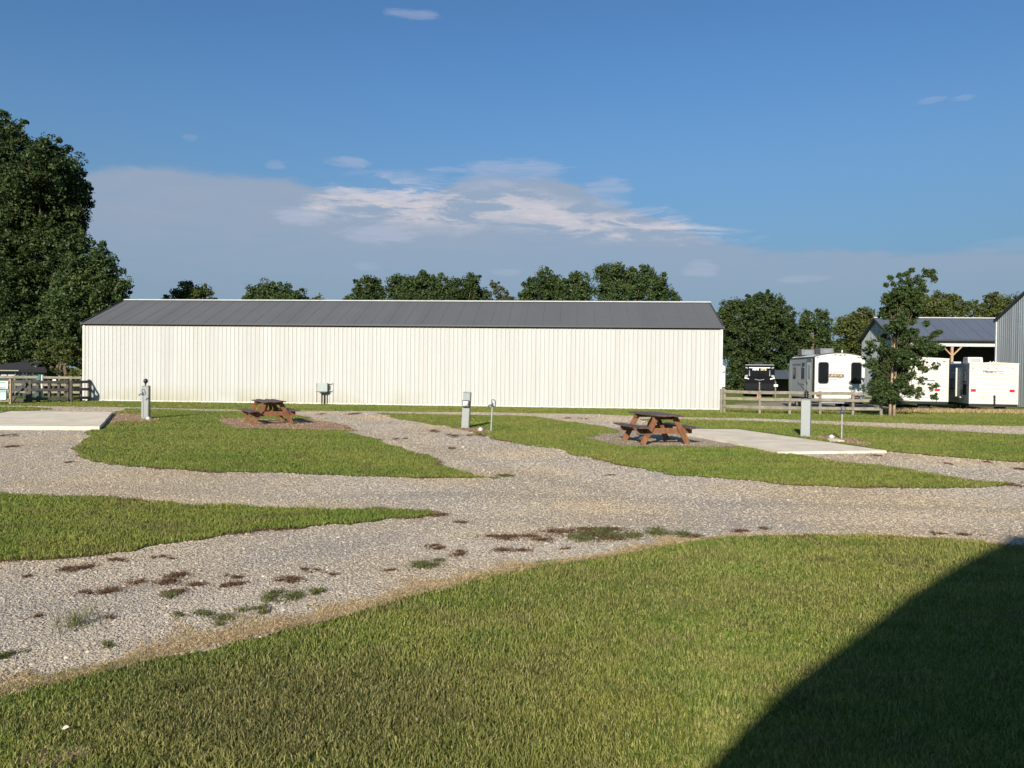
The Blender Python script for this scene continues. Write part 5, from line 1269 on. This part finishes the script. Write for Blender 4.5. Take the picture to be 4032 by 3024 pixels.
tree('small rounded olive tree top over the roof, leftmost behind the building', 745, 78, [(742, 1160, 52), (698, 1178, 26), (795, 1165, 40), (660, 1192, 22), (828, 1186, 20)], 'olive', group=G2, fill=[(745, 1260, 90)], **BB)
tree('low spreading tree top over the roof, second from the left', 1080, 80, [(1010, 1170, 42), (1055, 1148, 38), (1110, 1150, 38), (1165, 1172, 38), (1195, 1188, 22), (985, 1190, 25)], 'mid', group=G2, fill=[(1090, 1260, 100)], **BB)
tree('tiny shrub top peeking over the roof right of the low tree', 1247, 80, [(1247, 1190, 17), (1230, 1196, 10)], 'olive', group=G2, fill=[(1247, 1250, 40)], **BB)
tree('dark pointed tree top starting the dense clump behind the roof', 1440, 84, [(1385, 1175, 32), (1415, 1140, 34), (1455, 1115, 32), (1490, 1140, 36), (1450, 1175, 45)], 'deep', group=G2, fill=[(1440, 1260, 90)], **BB)
tree('wide bright green tree in the dense clump behind the roof', 1630, 80, [(1560, 1115, 34), (1600, 1140, 45), (1665, 1105, 36), (1720, 1120, 40), (1640, 1160, 65), (1540, 1180, 50), (1740, 1170, 55)], 'mid', group=G2, fill=[(1640, 1260, 130)], **BB)
tree('dark tree closing the right side of the dense clump', 1840, 80, [(1790, 1125, 32), (1860, 1115, 36), (1850, 1165, 50), (1890, 1165, 32), (1795, 1180, 45)], 'deep', group=G2, fill=[(1840, 1260, 90)], **BB)
tree('thin gappy tree with bare twigs between the two big clumps', 1965, 78, [(1960, 1140, 30, .5), (1990, 1165, 30, .5), (1935, 1180, 26, .6), (2015, 1185, 20, .6), (1940, 1120, 14, .25)], 'grey', .18, .6, .8, .16, group=G2, fill=[(1965, 1250, 60)])
tree('broad tree behind the roof just right of the thin gappy tree', 2190, 78, [(2100, 1135, 42), (2155, 1100, 38), (2210, 1115, 32), (2280, 1110, 40), (2310, 1150, 36), (2075, 1180, 36), (2190, 1165, 70), (2270, 1180, 50)], 'mid', group=G2, fill=[(2190, 1270, 140)], **BB)
tree('tallest tree behind the roof, above its right half', 2500, 78, [(2380, 1085, 36), (2430, 1070, 34), (2470, 1085, 34), (2540, 1085, 40), (2590, 1115, 36), (2400, 1140, 55), (2500, 1140, 65), (2600, 1165, 45), (2645, 1180, 26), (2665, 1190, 14)], 'mid', group=G2, fill=[(2490, 1270, 150)], **BB)
RB = dict(leaf=.21, clump=.9, dens=1.05, trunk=.26)
tree('big dark green tree just right of the white building', 2960, 76, [(2845, 1225, 36), (2890, 1205, 34), (2940, 1215, 45), (2985, 1185, 34), (3020, 1172, 28), (3055, 1205, 36), (3090, 1250, 44), (2880, 1290, 70), (3000, 1290, 90), (3080, 1330, 70), (2860, 1380, 60), (2960, 1400, 80), (3060, 1420, 60), (2900, 1450, 45), (2880, 1500, 50, .8), (2960, 1505, 50, .8), (3050, 1500, 50, .8), (3110, 1470, 50, .8)], 'deep', group=G3, **RB)
tree('mid sized tree with a pointed tip above the white trailer', 3195, 78, [(3228, 1245, 24), (3180, 1268, 36), (3240, 1300, 48), (3150, 1320, 50), (3210, 1370, 66), (3280, 1370, 40), (3140, 1410, 50), (3160, 1490, 60, .7), (3260, 1470, 60, .7)], 'mid', group=G3, **RB)
tree('yellow green tree between the pointed tree and the barn gable', 3370, 80, [(3315, 1290, 34), (3362, 1265, 36), (3410, 1248, 34), (3440, 1270, 36), (3370, 1330, 66), (3320, 1390, 55), (3420, 1350, 60), (3380, 1460, 70, .7)], 'olive', group=G3, **RB)
tree('olive tree top over the middle of the barn roof', 3680, 82, [(3600, 1210, 34), (3645, 1195, 34), (3700, 1185, 34), (3750, 1200, 38), (3790, 1215, 28), (3690, 1230, 50), (3550, 1235, 30)], 'olive', group=G3, fill=[(3690, 1320, 120)], **RB)
tree('olive tree top over the right end of the barn roof', 3915, 82, [(3845, 1215, 26), (3905, 1180, 27), (3945, 1205, 36), (3990, 1195, 30), (3890, 1235, 36), (4030, 1210, 36)], 'olive', group=G3, fill=[(3920, 1320, 110)], **RB)
# young tree in front of the trailers
def Y6(x, y, r, d=1.0): return (3380 + x / 2.634, 1030 + y / 2.634, r, d)
yt = [Y6(500, 330, 38), Y6(400, 340, 26), Y6(600, 350, 26), Y6(300, 400, 24), Y6(600, 440, 34), Y6(420, 470, 40), Y6(270, 530, 22), Y6(540, 520, 36), Y6(330, 530, 30), Y6(430, 620, 30), Y6(400, 710, 30), Y6(450, 780, 30), Y6(330, 690, 22, .6), Y6(560, 740, 22, .8), Y6(540, 640, 20, .6), Y6(260, 780, 26, .4), Y6(300, 980, 30, .7), Y6(240, 1180, 34, .7), Y6(330, 1240, 34, .9), Y6(220, 1400, 30, .7),
      Y6(640, 890, 38), Y6(760, 910, 24, .9), Y6(850, 900, 14, .7), Y6(480, 860, 30), Y6(250, 880, 30, .5), Y6(120, 850, 26, .35), Y6(90, 960, 22, .3), Y6(300, 1080, 40, .9), Y6(430, 1150, 34), Y6(160, 1080, 34, .4), Y6(280, 1320, 38), Y6(200, 1250, 34, .6), Y6(360, 1400, 30), Y6(420, 1270, 32), Y6(480, 1010, 34), Y6(380, 980, 34), Y6(600, 1050, 26, .7),
      Y6(680, 1090, 20, .5), Y6(790, 1080, 14, .35), Y6(600, 1360, 26, .45), Y6(780, 1300, 18, .35), Y6(790, 1400, 14, .4), Y6(130, 1330, 28, .4), Y6(660, 1230, 16, .3), Y6(520, 1340, 24, .7), Y6(540, 1180, 24, .6),
      Y6(620, 200, 22, .7), Y6(700, 130, 18, .6), Y6(760, 110, 14, .6), Y6(650, 260, 16, .7), Y6(530, 210, 16, .7), Y6(500, 130, 9, .6), Y6(550, 85, 6, .6), Y6(430, 150, 9, .5), Y6(330, 160, 7, .5), Y6(360, 240, 9, .5), Y6(440, 210, 10, .6), Y6(790, 180, 9, .5), Y6(690, 310, 9, .5), Y6(290, 240, 5, .5), Y6(800, 750, 9, .6), Y6(840, 730, 5, .6), Y6(760, 780, 10, .7), Y6(700, 640, 8, .3)]
tree('leafy young tree with pale trunk and uneven crown in front of the parked trailers', 3515, 35.3, yt, 'mid', .085, .25, 1.35, .06, bark='bark_pale', name='young_tree', stems=2, dj=.8)
# rough dry growth along the yard edge
X = rng.uniform(P(3560, 1600, 38).x, P(4032, 1600, 44).x + 1.5, 9000); Y = 41.0 + (P(4032, 1600, 41).x - X) * .02 + rng.normal(0, .55, 9000) - 1.2
blades('dry_grass', X, Y, rng.uniform(.06, .26, len(X)), rng.uniform(.012, .03, len(X)), M['dry'], 0, .7, tone=rng.uniform(0, .8, len(X)), label='tall dry grass under the parked trailers')
sheet('gravel_yard', poly_noise(W([(2870, 1612), (3560, 1625), (3560, 1600), (3300, 1588), (3100, 1582), (2900, 1590)]), .4, .1, 61), .006, M['dirt_grey'])
